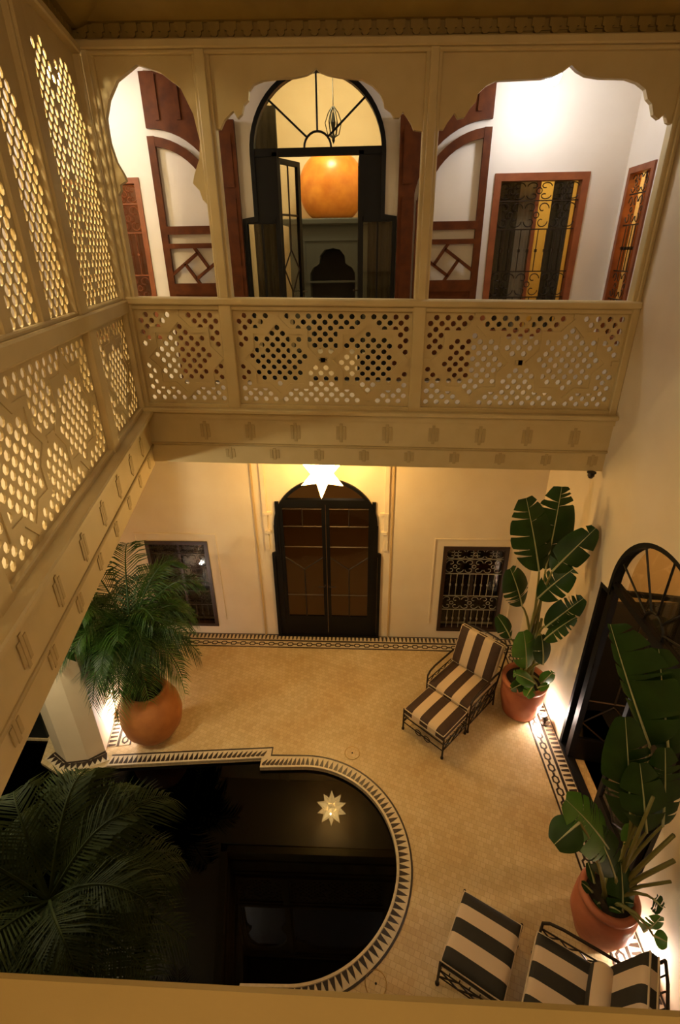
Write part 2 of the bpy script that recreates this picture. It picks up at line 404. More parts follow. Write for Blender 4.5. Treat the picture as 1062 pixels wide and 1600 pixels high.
h1, e1 = door_holes(-0.50, -0.01, 0.74, 2.02, 0.80, 1.56)
h2, e2 = door_holes(-0.48, 4.1, 0.71, 6.45, 0.84, 5.86)
winGL = (-3.20, -2.26, 0.16, 1.73); winGR = (1.20, 2.14, 0.16, 1.70)
winUL = (-3.37, -2.42, 4.6, 6.27); winUR = (1.37, 2.34, 4.6, 6.23)
wall('wall_back', -5, 3.2, -0.1, 3.5, [h1, winGL, winGR], 0.22, MT['plaster'], (0, YF, 0), 0, e1)
wall('wall_back', -5, 3.2, 3.5, 7.6, [h2, winUL, winUR], 0.22, MT['plaster_up'], (0, YF, 0), 0, e2)
# right wall: local x runs towards -Y
h3, e3 = door_holes(-3.56, -0.01, 0.75, 2.54, 0.90, 2.41)
wall('wall_right', -5.05, 1.3, -0.1, 9.0, [h3], 0.2, MT['plaster'], (XR, 0, 0), -pi/2, e3)
wall('wall_right', -6.35, -5.05, -0.1, 3.5, [], 0.2, MT['plaster'], (XR, 0, 0), -pi/2)
wall('wall_right', -6.3, -5.0, 3.5, 7.6, [(-6.2, -5.68, 4.6, 6.24)], 0.2, MT['plaster_up'], (2.7, 0, 0), -pi/2)
# left wall both floors (skewed)
ang = atan2(1, -0.2)
wl = MB()
ptsL = [(-3.138, 4.10), (-3.294, 3.971), (-3.535, 3.927), (-3.753, 4.059), (-3.95, 4.6), (-4.2, 6.3), (WX(6.3), 6.3)]
wl.slab(ptsL, -0.1, 3.5); struct(wl.build('wall_left', MT['plaster']))
wl = MB(); wl.slab([(WX(1.75)-0.02, 1.70), (WX(-1.3), -1.3), (WX(-1.3)-0.9, -1.3), (WX(1.75)-0.9, 1.72)], -0.1, 3.5); struct(wl.build('wall_left', MT['plaster']))
wl = MB(); wl.slab([(WX(-1.3), -1.3), (WX(6.3), 6.3), (WX(6.3)-0.2, 6.3), (WX(-1.3)-0.2, -1.3)], 3.5, 7.6); struct(wl.build('wall_left', MT['plaster_up']))
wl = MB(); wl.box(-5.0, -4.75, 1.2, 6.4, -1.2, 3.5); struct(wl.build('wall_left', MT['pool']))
wl = MB(); wl.box(-5, 3.2, -1.5, -1.3, -0.1, 9.0); struct(wl.build('wall_front', MT['plaster']))
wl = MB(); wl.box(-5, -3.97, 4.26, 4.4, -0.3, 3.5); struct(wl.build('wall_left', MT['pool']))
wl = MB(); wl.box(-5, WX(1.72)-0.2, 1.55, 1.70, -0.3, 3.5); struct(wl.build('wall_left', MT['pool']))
# gallery slabs: ceilings of the ground floor and floors of the gallery
def slab(name, pts, z0, z1, m): b = MB(); b.slab(pts, z0, z1); return struct(b.build(name, m))
ring = [(-4.9, 6.3), (LX(5.1)-0.02, 5.12), (XR, 5.12), (3.2, 5.12), (3.2, 6.3)]
slab('ceiling', [(-4.9, 6.3), (-4.9, 5.1), (3.2, 5.1), (3.2, 6.3)], 3.5, 4.09, MT['plaster'])
slab('ceiling', [(-4.9, 5.1), (LX(5.1)-0.08, 5.1), (LX(-1.3)-0.08, -1.3), (-4.9, -1.3)], 3.5, 4.09, MT['plaster'])
slab('ceiling', [(LX(-1.3)-0.08, -1.3), (LX(0)-0.08, 0.0), (XR, 0.0), (XR, -1.3)], 3.5, 4.09, MT['plaster'])
slab('ceiling', [(-4.9, 6.3), (-4.9, 5.1), (3.2, 5.1), (3.2, 6.3)], 7.25, 7.6, MT['plaster_up'])
slab('ceiling', [(-4.9, 5.1), (LX(5.1)-0.08, 5.1), (LX(-1.3)-0.08, -1.3), (-4.9, -1.3)], 7.25, 7.6, MT['plaster_up'])
slab('ceiling', [(LX(-1.3)-0.08, -1.3), (LX(-0.1)-0.08, -0.1), (XR, -0.1), (XR, -1.3)], 7.25, 7.6, MT['plaster_up'])
# parapet above the cornices
pw = MB(); pw.box(-2.6, XR, 5.0, 5.15, 6.98, 9.0); struct(pw.build('wall_back', MT['eave']))
pw = MB(); pw.slab([(LX(5.0), 5.0), (LX(-0.1), -0.1), (LX(-0.1)-0.15, -0.1), (LX(5.0)-0.15, 5.0)], 6.98, 9.0); struct(pw.build('wall_left', MT['eave']))
# thin grooves and mouldings on the far ground wall
g = MB()
for x in (-1.51, 0.44): g.box(x-0.012, x+0.012, YF-0.02, YF, 0.0, 3.5)
struct(g.build('trim_5', MT['tan']))
g = MB()
for x in (-1.36, 0.36): g.box(x-0.03, x+0.03, YF-0.03, YF, 1.62, 3.5)
for sx in (-1.33, 0.33): g.box(sx-0.06, sx+0.06, YF-0.05, YF, 2.2, 2.24); g.box(sx-0.04, sx+0.04, YF-0.05, YF, 1.90, 1.94)
struct(g.build('trim_6', MT['plaster']))
for nm, (a, b, c, d), yy in (('trim_7', winGL, 0), ('trim_8', winGR, 0)):
    g = MB()
    for (x0, x1, z0, z1) in ((a-0.14, b+0.14, d+0.11, d+0.13), (a-0.14, a-0.12, 0.3, d+0.11), (b+0.12, b+0.14, 0.3, d+0.11)):
        g.box(x0, x1, YF-0.015, YF, z0, z1)
    struct(g.build(nm, MT['plaster']))

# ------------------------------------------------------------------ lattice screens
A_ = 0.052    # half diagonal of a lattice cell
def lattice(name, s0, s1, z0, z1, hole, m, parent, thick=0.03, y0=0.0, rh=0.0245, shear=False, so=None, a=A_):
    b = MB(); y1 = y0+thick
    ni0 = int(math.floor(0)); NI = int(round((s1-s0)/a)); NK = int(round((z1-z0)/a))
    ax = (s1-s0)/NI; az = (z1-z0)/NK
    ring = [(1, 0), (.5, .5), (0, 1), (-.5, .5), (-1, 0), (-.5, -.5), (0, -1), (.5, -.5)]
    for i in range(0, NI+1):
        for k in range(0, NK+1):
            if (i+k) % 2: continue
            cx = s0+i*ax; cz = z0+k*az
            edge = i in (0, NI) or k in (0, NK)
            o = [(cx+p*ax, cz+q*az) for p, q in ring]
            o = [(min(max(x, s0), s1), min(max(z, z0), z1)) for x, z in o]
            if edge or not hole(cx, cz):
                vs = [(x, y0, z) for x, z in (o[0], o[2], o[4], o[6])]+[(x, y1, z) for x, z in (o[0], o[2], o[4], o[6])]
                b.add(vs, [(0, 1, 2, 3), (7, 6, 5, 4)])
            else:
                h = [(cx+rh*cos(j*pi/4), cz+rh*sin(j*pi/4)) for j in range(8)]
                vs = [(x, y0, z) for x, z in o]+[(x, y0, z) for x, z in h]+[(x, y1, z) for x, z in o]+[(x, y1, z) for x, z in h]
                fs = []
                for j in range(8):
                    q = (j+1) % 8
                    fs += [(j, q, 8+q, 8+j), (16+q, 16+j, 24+j, 24+q), (8+j, 8+q, 24+q, 24+j)]
                b.add(vs, fs)
    return stuff(b.build(name, m, parent, shear=shear))
def gauge(dx, dz): return min(abs(dx)+abs(dz), max(abs(dx), abs(dz))*sqrt(2))
def star_hole(stars, sx=1.0):
    def f(x, z):
        q = min((gauge((x-c[0])/sx, z-c[1]), (x-c[0])/sx, z-c[1]) for c in stars)
        if q[0] < 0.315: return True
        if q[0] < 0.405: return False
        for c in stars:
            if abs(x-c[0]) < 0.035 and abs(z-c[1]) > .3: return False
            if abs(z-c[1]) < 0.035 and abs(x-c[0]) < .55: return False
        return True
    return f
def star_pts(cx, cz, R, sx=1.0):
    r = R*cos(pi/4)/cos(pi/8)
    return [(cx+sx*(R if i % 2 == 0 else r)*cos(i*pi/8), cz+(R if i % 2 == 0 else r)*sin(i*pi/8)) for i in range(16)]
def strap(cx, cz, parent, s0, s1, z0, z1, shear=False, y=-0.012, sx=1.0):
    b = MB(); b.prism(star_pts(cx, cz, 0.405, sx), y, 0.002, [star_pts(cx, cz, 0.335, sx)])
    for (xa, xb, za, zb) in ((cx-.022, cx+.022, cz+.40, z1), (cx-.022, cx+.022, z0, cz-.40), (cx+.405*sx, min(s1, cx+.47*sx), cz-.022, cz+.022), (max(s0, cx-.47*sx), cx-.405*sx, cz-.022, cz+.022)):
        if xb-xa > .005 and zb-za > .005: b.box(xa, xb, y, 0.002, za, zb)
    return b.build('strapwork', MT['facade'], parent, shear=shear)
def balustrade(root, posts, panels, zb, zt, shear=False, thick=0.03, rh=0.0265):
    """posts: list of (x0,x1); panels: (s0,s1,[star s])"""
    for (a, c) in posts: MB().bbox(a, c, -0.05, 0.07, zb-0.02, zt+0.02, 0.008).build('post', MT['facade'], root, shear=shear)
    for (s0, s1, st, sx) in panels:
        z0, z1 = zb+0.03, zt-0.03; zc = (z0+z1)/2
        lattice('lattice', s0, s1, z0, z1, star_hole([(s, zc) for s in st], sx), MT['facade'], root, shear=shear, thick=thick, rh=rh)
        for s in st: strap(s, zc, root, s0, s1, z0, z1, shear, sx=sx, y=-0.012 if thick > .02 else -0.006)

BZ0, BZ1 = 4.10, 5.06
# back balustrade
BB_ = tag(empty('balustrade', (0, 5.0, 0)), 'ivory pierced star-lattice balustrade along the far gallery, facing the viewer', 'balustrade')
xp = [(-2.27, -2.17), (-1.345, -1.225), (0.465, 0.585), (2.43, 2.5)]
balustrade(BB_, xp, [(-2.17, -1.345, [-1.76], 1.0), (-1.225, 0.465, [-0.81, 0.05], 1.0), (0.585, 2.43, [1.06, 1.96], 1.0)], BZ0, BZ1, True)
MB().bbox(-2.27, 2.5, -0.035, 0.055, BZ1-0.035, BZ1+0.01, 0.008).bbox(-2.27, 2.5, -0.07, 0.09, BZ1+0.01, BZ1+0.075, 0.012).build('handrail', MT['facade'], BB_, shear=True)
MB().bbox(-2.25, 2.5, -0.04, 0.06, BZ0-0.01, BZ0+0.035, 0.008).build('bottom_rail', MT['facade'], BB_, shear=True)
# left balustrade: local x = distance along the skewed plane
K = sqrt(1+0.04)
LROT = atan2(1, -0.2)
def S(y): return y*K
BL_ = tag(empty('balustrade', (-1.27, 0, 0), LROT), 'ivory pierced star-lattice balustrade along the left gallery, running towards the viewer', 'balustrade')
balustrade(BL_, [(S(4.90), S(4.95)), (S(3.68), S(3.84)), (S(1.66), S(1.80))],
           [(S(3.84), S(4.90), [S(4.40)], 1.0), (S(1.80), S(3.68), [S(2.27), S(3.18)], 1.0), (S(0.05), S(1.66), [S(0.45), S(1.3)], 1.0)], BZ0, BZ1-0.02, thick=0.010, rh=0.030)
MB().bbox(S(0.0), S(4.93), -0.07, 0.09, BZ1-0.03, BZ1+0.085, 0.012).build('handrail', MT['facade'], BL_)
MB().bbox(S(0.0), S(4.93), -0.04, 0.06, BZ0-0.01, BZ0+0.035, 0.008).build('bottom_rail', MT['facade'], BL_)

# fascias under the balustrades, trim_9 far, trim_10 left
def motif(b, s, z, h):
    w = 0.022
    for k, (dx, hh) in enumerate(((-0.034, .72), (0, 1.0), (0.034, .72))):
        b.bbox(s+dx-0.0155, s+dx+0.0155, -0.006, 0.0, z-h*hh/2, z+h*hh/2, 0.002)
def fascia(name, root_loc, rot, s0, s1, shear, first, step, marks=True):
    root = struct(empty(name, root_loc, rot))
    MB().bbox(s0, s1, -0.13, 0.10, 4.055, 4.10, 0.01).build('ledge', MT['facade'], root, shear=shear)
    MB().box(s0, s1, -0.075, 0.08, 3.99, 4.055).build('moulding', MT['facade'], root, shear=shear)
    MB().box(s0, s1, -0.05, 0.08, 3.72, 3.99).build('upper_board', MT['facade'], root, shear=shear)
    MB().bbox(s0, s1, -0.065, 0.08, 3.695, 3.72, 0.006).build('bead', MT['carved'], root, shear=shear)
    MB().box(s0, s1, -0.035, 0.08, 3.49, 3.695).build('lower_board', MT['facade'], root, shear=shear)
    s = first; i = 0
    while s < s1-0.1:
        b = MB(); motif(b, 0, 0, 0.20); dz = -0.019*(s+0.4) if shear else 0
        b.build('carved_motif', MT['carved'], root, (s, -0.05, 3.855+dz))
        if s+step/2 < s1-0.1 and (i % 2 == 0 or not shear or True):
            b = MB(); motif(b, 0, 0, 0.13); b.build('carved_motif', MT['carved'], root, (s+step/2, -0.035, 3.60+dz))
        s += step; i += 1
    return root
fascia('trim_9', (0, 5.0, 0), 0, -2.24, 2.5, True, -1.62, 0.47)
fascia('trim_10', (-1.27, 0, 0), LROT, S(0.0), S(4.96), False, 0.35, 0.47)

# ------------------------------------------------------------------ arcade above the far balustrade
AR = tag(empty('arcade', (0, 5.0, 0)), 'ivory arcade of posts and lobed arch panels standing on the far balustrade', 'arcade')
ZT = 6.98
for (a, c) in ((-2.24, -2.13), (-1.35, -1.21), (0.47, 0.60), (2.42, 2.5)):
    MB().bbox(a, c, -0.02, 0.08, BZ1+0.06, ZT-0.06, 0.008).bbox(a+0.03, c-0.03, -0.045, -0.02, BZ1+0.06, ZT-0.06, 0.006).build('post', MT['facade'], AR, shear=True)
def unshear(pts): return [(x, z+0.019*(x+0.4)) for x, z in pts]
top = ZT-0.05
sp1 = [(-2.13, 5.95), (-2.10, 5.99), (-2.10, 6.03), (-2.04, 6.06), (-2.05, 6.10), (-2.10, 6.20), (-2.13, 6.36), (-2.12, 6.50), (-2.07, 6.62), (-1.98, 6.74), (-1.80, 6.84),
       (-1.62, 6.79), (-1.47, 6.69), (-1.39, 6.52), (-1.36, 6.34), (-1.38, 6.22), (-1.44, 6.10), (-1.46, 6.04), (-1.41, 5.99), (-1.39, 5.92), (-1.35, 5.88), (-1.35, top), (-2.13, top)]
sp2 = [(-1.21, 6.42), (-1.18, 6.42), (-1.14, 6.48), (-1.09, 6.52), (-1.06, 6.54), (-1.03, 6.49), (-0.99, 6.52), (-0.97, 6.58), (-0.93, 6.61), (-0.92, 6.67), (-0.88, 6.71), (-0.80, 6.735), (-0.68, 6.745), (-0.55, 6.75), (-0.46, 6.765), (-0.41, 6.785), (-0.38, 6.81),
       (-0.35, 6.785), (-0.29, 6.765), (-0.20, 6.75), (-0.02, 6.735), (0.06, 6.70), (0.12, 6.65), (0.15, 6.60), (0.16, 6.56), (0.21, 6.53), (0.24, 6.49), (0.28, 6.49), (0.31, 6.53), (0.34, 6.50), (0.38, 6.45), (0.40, 6.41), (0.47, 6.40), (0.47, top), (-1.21, top)]
sp3 = [(0.60, 6.41), (0.64, 6.41), (0.67, 6.46), (0.72, 6.52), (0.75, 6.48), (0.80, 6.49), (0.84, 6.55), (0.88, 6.59), (0.89, 6.64), (0.95, 6.69), (1.02, 6.72), (1.20, 6.725), (1.37, 6.73), (1.46, 6.745), (1.53, 6.775), (1.58, 6.81),
       (1.63, 6.775), (1.70, 6.745), (1.81, 6.73), (2.01, 6.725), (2.10, 6.70), (2.17, 6.66), (2.20, 6.60), (2.24, 6.57), (2.27, 6.50), (2.32, 6.47), (2.36, 6.51), (2.39, 6.45), (2.42, 6.44), (2.42, top), (0.60, top)]
for sp in (sp1, sp2, sp3): MB().prism(sp, 0.01, 0.06).build('arch_panel', MT['facade'], AR, shear=True)
MB().bbox(-2.24, 2.5, -0.06, 0.08, ZT-0.06, ZT, 0.01).bbox(-2.24, 2.5, -0.035, 0.08, ZT-0.09, ZT-0.06, 0.008).build('top_beam', MT['facade'], AR, shear=True)

# cornice above: frieze, brackets and raking eave; trim_11 far, trim_12 left
def cornice(name, loc, rot, s0, s1, shear):
    root = struct(empty(name, loc, rot))
    MB().box(s0, s1, 0.01, 0.10, ZT, ZT+0.13).build('frieze', MT['eave'], root, shear=shear)
    n = int((s1-s0)/0.128); st = (s1-s0)/n
    proto = None
    for i in range(n):
        s = s0+(i+0.5)*st; dz = -0.019*(s+0.4) if shear else 0
        if proto is None:
            b = MB(); b.prism([(-0.045, 0.09), (-0.045, 0.04), (-0.028, 0.035), (-0.028, 0.015), (-0.012, 0.0), (0.012, 0.0), (0.028, 0.015), (0.028, 0.035), (0.045, 0.04), (0.045, 0.09)], -0.02, 0.01)
            proto = b.build('bracket', MT['eave'], root, (s, 0, ZT+0.012+dz))
        else: clone(proto, None, root, (s, 0, ZT+0.012+dz))
    MB().add([(s0, -0.06, ZT+0.10), (s1, -0.06, ZT+0.10), (s1, -0.62, ZT+0.30), (s0, -0.62, ZT+0.30), (s0, 0.02, ZT+0.10), (s1, 0.02, ZT+0.10), (s1, 0.02, ZT+0.42), (s0, 0.02, ZT+0.42), (s1, -0.62, ZT+0.42), (s0, -0.62, ZT+0.42)],
             [(0, 1, 2, 3), (4, 5, 1, 0), (3, 2, 8, 9), (9, 8, 6, 7), (7, 6, 5, 4), (0, 3, 9, 7, 4), (1, 5, 6, 8, 2)]).build('eave', MT['eave'], root, shear=shear)
    return root
cornice('trim_11', (0, 5.0, 0), 0, -2.24, 2.5, True)
cornice('trim_12', (-1.27, 0, 0), LROT, S(0.0), S(4.96), False)

# ------------------------------------------------------------------ lattice windows of the left gallery
LS = tag(empty('lattice_screen', (-1.27, 0, 0), LROT), 'tall ivory screen of backlit arched lattice windows above the left balustrade', 'lattice screen')
def in_arch(y, z, y0, y1, zs, zp):
    """pointed arch between y0 and y1 springing at zs, peak zp"""
    if not (y0 < y < y1): return False
    if z < zs: return True
    t = abs(y-(y0+y1)/2)/((y1-y0)/2); return z < zs+(zp-zs)*sqrt(max(0, 1-t*t))
ZL0, ZL1 = 5.17, 6.92
def holeC(s, z):
    y = s/K
    if abs(y-4.25-0.0) < 0.035 and z < 6.6: return False
    a = in_arch(y, z, 3.84, 4.36, 6.25, 6.78) or in_arch(y, z, 4.22, 4.89, 6.15, 6.80)
    return a and 3.84 < y < 4.88
lattice('lattice', S(3.78), S(4.90), ZL0-0.02, ZL1, holeC, MT['facade'], LS, y0=0.0, rh=0.030, thick=0.010)
def holeB(s, z):
    y = s/K
    strip = any(a < y < b for a, b in ((3.17, 3.53), (2.64, 2.97), (2.12, 2.45), (0.55, 0.9), (1.05, 1.4)))
    ok = in_arch(y, z, 2.02, 3.56, 5.9, 6.62) or in_arch(y, z, 0.4, 1.5, 5.9, 6.6)
    return strip and ok
for (a, b) in ((3.13, 3.57), (2.60, 3.00), (2.08, 2.49), (1.01, 1.44), (0.51, 0.94)):
    lattice('lattice', S(a), S(b), ZL0-0.02, ZL1, holeB, MT['facade'], LS, y0=0.0, rh=0.032, thick=0.010)
for (a, b) in ((4.90, 4.95), (3.60, 3.78)):
    MB().bbox(S(a), S(b), -0.05, 0.07, BZ1+0.08, ZL1, 0.01).build('post', MT['facade'], LS)
for (a, b) in ((3.00, 3.13), (2.49, 2.60), (1.9, 2.08), (1.44, 1.62), (0.94, 1.01), (0.0, 0.51)):
    MB().bbox(S(a), S(b), -0.02, 0.05, BZ1+0.08, ZL1, 0.008).build('stile', MT['facade'], LS)
MB().bbox(S(1.62), S(1.9), -0.05, 0.07, BZ1+0.08, ZL1, 0.01).build('post', MT['facade'], LS)
MB().bbox(S(3.57), S(3.60), -0.035, 0.05, BZ1+0.08, ZL1, 0.004).build('stile', MT['facade'], LS)
MB().bbox(S(0.0), S(3.60), -0.035, 0.05, BZ1+0.08, ZL0, 0.008).bbox(S(3.78), S(4.90), -0.035, 0.05, BZ1+0.08, ZL0, 0.008).build('bottom_rail', MT['facade'], LS)
MB().bbox(S(0.0), S(4.93), -0.06, 0.08, ZL1, ZL1+0.06, 0.01).build('top_beam', MT['facade'], LS)

# ------------------------------------------------------------------ iron doors
def ringband(b, outer, inner, y0, y1): b.prism(outer, y0, y1, [inner])
def iron_door(name, loc, rot, zf, R, zs, W, zsh, zt, fan, leaf_half, leaf_angles, panes, lzt=None, fan_r=0.14, solid_sides=False):
    root = struct(empty(name, loc, rot)); t = 0.045
    def outline(d):
        r = R-d; w = W-d
        p = [(-w, zf+ (0.0 if d == 0 else 0.03)), (-w, zsh-d), (-r, zsh-d+0.02)] + [(-r, zs)] + arc(0, zs, r, pi, 0, 28) + [(r, zs), (r, zsh-d+0.02), (w, zsh-d), (w, zf+(0.0 if d == 0 else 0.03))]
        q = [p[0]]
        for a in p[1:]:
            if (Vector(a)-Vector(q[-1])).length > 1e-4: q.append(a)
        return q
    b = MB(); ringband(b, outline(0), outline(t), -0.02, 0.07); b.build('frame', MT['iron'], root)
    b = MB(); hl = leaf_half
    tw = (sqrt(R*R-(zt+0.035-zs)**2) if zt+0.035 > zs else R)-0.01; b.box(-tw, tw, -0.01, 0.06, zt-0.035, zt+0.035)
    b.box(-hl-0.05, -hl, -0.01, 0.06, zf, zt); b.box(hl, hl+0.05, -0.01, 0.06, zf, zt)
    if solid_sides:
        b.box(-R+0.02, -hl-0.04, 0.0, 0.03, zsh-0.02, zt); b.box(hl+0.04, R-0.02, 0.0, 0.03, zsh-0.02, zt)
        b.box(-W+0.02, -hl-0.04, -0.01, 0.05, zsh-0.05, zsh+0.0); b.box(hl+0.04, W-0.02, -0.01, 0.05, zsh-0.05, zsh)
    else:
        b.box(-R-0.01, -R+0.06, 0, 0.05, zf, zs); b.box(R-0.06, R+0.01, 0, 0.05, zf, zs)
    b.build('transom_frame', MT['iron'], root)
    if fan:
        b = MB(); cz = zt+0.035
        b.tube([(fan_r*cos(a), 0.02, cz+fan_r*sin(a)) for a in [pi*i/12 for i in range(13)]], 0.012)
        rr = R-0.03
        for a in fan:
            q = a*pi/180; dx, dz = cos(q), sin(q)
            # meet the arch
            h = cz-zs; B_ = dz*h; tt = -B_+sqrt(B_*B_-(h*h-rr*rr)); b.tube([(fan_r*dx, 0.02, cz+fan_r*dz), (tt*dx, 0.02, cz+tt*dz)], 0.011)
        b.build('fanlight_bars', MT['iron'], root)
        b = MB(); b.prism([(R-0.03, cz)]+[p for p in arc(0, zs, R-0.03, asin_(cz-zs, R-0.03), pi-asin_(cz-zs, R-0.03), 20)][1:-1]+[(-R+0.03, cz)], 0.03, 0.034)
        b.build('pane', MT['glass'], root)
    if leaf_half < R-0.1:      # sidelights
        for s in (-1, 1):
            b = MB(); a, c = sorted((s*(hl+0.05), s*(W-t))); b.box(a, c, 0.03, 0.034, zf+0.3, zsh-0.05); b.build('pane', MT['glass'], root)
            b = MB(); m = (a+c)/2; b.box(a, c, 0.0, 0.05, zf, zf+0.3); b.box(m-0.01, m+0.01, 0.01, 0.05, zf+0.3, zsh-0.05); b.build('sidelight_frame', MT['iron'], root)
    for s, an in ((-1, leaf_angles[0]), (1, leaf_angles[1])):
        lw = hl-0.005; z1 = (lzt or zt)-0.04; z0 = zf+0.01
        lf = MB(); f = 0.05
        for (xa, xb, za, zb) in ((0, f, z0, z1), (lw-f, lw, z0, z1), (f, lw-f, z1-f, z1), (f, lw-f, z0, panes['kick'])):
            a, c = (xa, xb) if s < 0 else (-xb, -xa); lf.box(a, c, 0, 0.04, za, zb)
        L = lf.build('leaf', MT['iron'], root, (s*hl, 0, 0), (0, 0, -s*an*pi/180 if s < 0 else -s*an*pi/180))
        b = MB(); sg = -s
        for (p, q) in panes['bars']: b.tube([(sg*(f+(lw-2*f)*p[0]), 0.02, p[1]), (sg*(f+(lw-2*f)*q[0]), 0.02, q[1])], 0.011, 4)
        b.build('glazing_bars', MT['bronze'], L)
        b = MB(); a, c = sorted((sg*f, sg*(lw-f))); b.box(a, c, 0.018, 0.022, panes['kick'], z1-f); b.build('pane', MT['glass_brown'] if panes.get('brown') else MT['glass'], L)
        b = MB(); hx = sg*(lw-0.025); b.tube([(hx, -0.0, zf+1.0), (hx, -0.05, zf+1.0), (hx-sg*0.1, -0.05, zf+1.0)], 0.009); b.build('handle', MT['bronze'], L)
    return root
def asin_(a, b): return math.asin(a/b)
def Ybars(zk, z1, z2, zy, zb1, zb2, ztop):
    return [((0, zk), (1, zk)), ((.5, zb2), (.5, zy)), ((.5, zy), (0, z1)), ((.5, zy), (1, z1)), ((0, z2), (1, z2)), ((0, zb1), (1, zb1)), ((.5, zb1), (.5, ztop))]
iron_door('door_1', (-0.50, YF-0.02, 0), 0, 0.0, 0.74, 2.02, 0.80, 1.56, 2.40, [], 0.66, (0, 0),
          dict(kick=0.40, brown=True, bars=[((0, 0.80), (1, 0.80)), ((.5, 0.40), (.5, 1.27)), ((.5, 1.27), (0, 1.48)), ((.5, 1.27), (1, 1.48)), ((0, 2.0), (1, 2.0)), ((0, 2.28), (1, 2.28)), ((.5, 2.0), (.5, 2.36)), ((0, 1.66), (1, 1.66))]))
iron_door('door_2', (-0.48, YF-0.02, 0), 0, 4.1, 0.71, 6.45, 0.84, 5.86, 6.46, [40, 90, 140], 0.43, (62, 88),
          dict(kick=4.4, bars=[((0, 5.90), (1, 5.90)), ((.5, 5.90), (.5, 6.38)), ((.5, 5.55), (.5, 5.90)), ((.5, 5.55), (.05, 5.35)), ((.5, 5.55), (.95, 5.35)), ((.05, 5.35), (.5, 5.10)), ((.95, 5.35), (.5, 5.10)), ((.5, 5.10), (.5, 4.4))]), solid_sides=True)
iron_door('door_3', (XR+0.02, 3.56, 0), -pi/2, 0.0, 0.75, 2.54, 0.90, 2.41, 2.50, [20, 55, 90, 125, 160], 0.66, (80, 0),
          dict(kick=0.35, bars=[((0, 0.95), (1, 0.95)), ((.5, 0.95), (.5, 1.6)), ((.5, 0.9), (0, 0.6)), ((.5, 0.9), (1, 0.6)), ((0, 0.6), (.5, 0.36)), ((1, 0.6), (.5, 0.36)), ((0, 1.9), (1, 1.9)), ((.5, 1.9), (.5, 2.4)), ((.5, 1.6), (0, 1.9)), ((.5, 1.6), (1, 1.9))]), fan_r=0.15)
# curtains hanging inside the upper doorway
def curtain(x0, x1, y, z0, z1, m, label, grp=None, n=10, amp=0.02, tie=None):
    b = MB(); N = n*6; rows = 10; vs = []; fs = []
    for j in range(rows+1):
        t = j/rows; z = z1+(z0-z1)*t
        for i in range(N+1):
            u = i/N; w = 1.0
            if tie: w = tie(t)
            xx = x0+(x1-x0)*u*w
            vs.append((xx, y+amp*sin(2*pi*n*u)*(0.6+0.4*t), z))
    for j in range(rows):
        for i in range(N): a = j*(N+1)+i; fs.append((a, a+1, a+N+2, a+N+1))
    b.add(vs, fs); o = b.build('curtain', m, smooth=True)
    md = o.modifiers.new('thick', 'SOLIDIFY'); md.thickness = 0.004
    return tag(o, label, 'curtain', grp)
curtain(-1.29, -0.96, 6.72, 4.12, 6.95, MT['curtain'], 'dark curtain hanging inside the upper arched doorway, left of its opening', n=4)
curtain(0.05, 0.36, 6.72, 4.12, 6.45, MT['curtain'], 'dark curtain hanging inside the upper arched doorway, right of its opening', n=4)

# ------------------------------------------------------------------ grille windows
def grille_window(name, loc, rot, x0, x1, z0, z1, frame_m, iron_m, cols=3, fw=0.055, wood_shutter=False, deep=0.10):
    root = struct(empty(name, loc, rot))
    b = MB(); b.prism([(x0, z0), (x1, z0), (x1, z1), (x0, z1)], -0.02, deep, [[(x0+fw, z0+fw), (x1-fw, z0+fw), (x1-fw, z1-fw), (x0+fw, z1-fw)]]); b.build('frame', frame_m, root)
    X0, X1, Z0, Z1 = x0+fw, x1-fw, z0+fw, z1-fw; H = Z1-Z0; Wd = X1-X0; yb = 0.02
    b = MB()
    for t in (0.0, 0.24, 0.42, 0.70, 0.88, 1.0)[1:-1]: b.box(X0, X1, yb-0.006, yb+0.006, Z0+H*t-0.006, Z0+H*t+0.006)
    b.build('grille_crossbars', iron_m, root)
    b = MB(); r = 0.0055
    nb = cols*3
    for i in range(1, nb):
        x = X0+Wd*i/nb
        b.tube([(x, yb, Z0), (x, yb, Z0+H*0.24)], r, 4, caps=False); b.tube([(x, yb, Z0+H*0.42), (x, yb, Z0+H*0.70)], r, 4, caps=False)
        for zc in (0.12, 0.56): b.box(x-0.012, x+0.012, yb-0.012, yb+0.012, Z0+H*zc-0.015, Z0+H*zc+0.015)
    for (za, zb) in ((0.24, 0.42), (0.70, 0.88), (0.88, 1.0)):
        for i in range(cols):
            cx = X0+Wd*(i+0.5)/cols; cz = Z0+H*(za+zb)/2; hw = Wd/cols/2*0.92; hh = H*(zb-za)/2*0.92
            for sx in (-1, 1):
                for sz in (-1, 1):
                    pts = []
                    for k in range(15):
                        a = k/14*1.6*pi; rr = 1-k/14*0.72
                        pts.append((cx+sx*hw*(0.5+0.5*rr*cos(a)), yb, cz+sz*hh*(0.5+0.5*rr*sin(a))))
                    b.tube(pts, r, 4, caps=False)
            b.tube([(cx+hw*.22*cos(2*pi*k/10), yb-0.004, cz+hw*.22*sin(2*pi*k/10)) for k in range(10)], r, 4, closed=True)
    stuff(b.build('grille_scrolls', iron_m, root))
    b = MB(); b.box(X0, X1, 0.06, 0.064, Z0, Z1); b.build('pane', MT['glass'], root)
    b = MB(); xm = (X0+X1)/2; b.box(xm-0.02, xm+0.02, 0.05, 0.09, Z0, Z1); b.build('casement_stile', frame_m, root)
    return root
grille_window('window_1', (0, YF, 0), 0, *winGL, MT['wood_dark'], MT['bronze'])
grille_window('window_2', (0, YF, 0), 0, *winGR, MT['wood_dark'], MT['grille_light'])
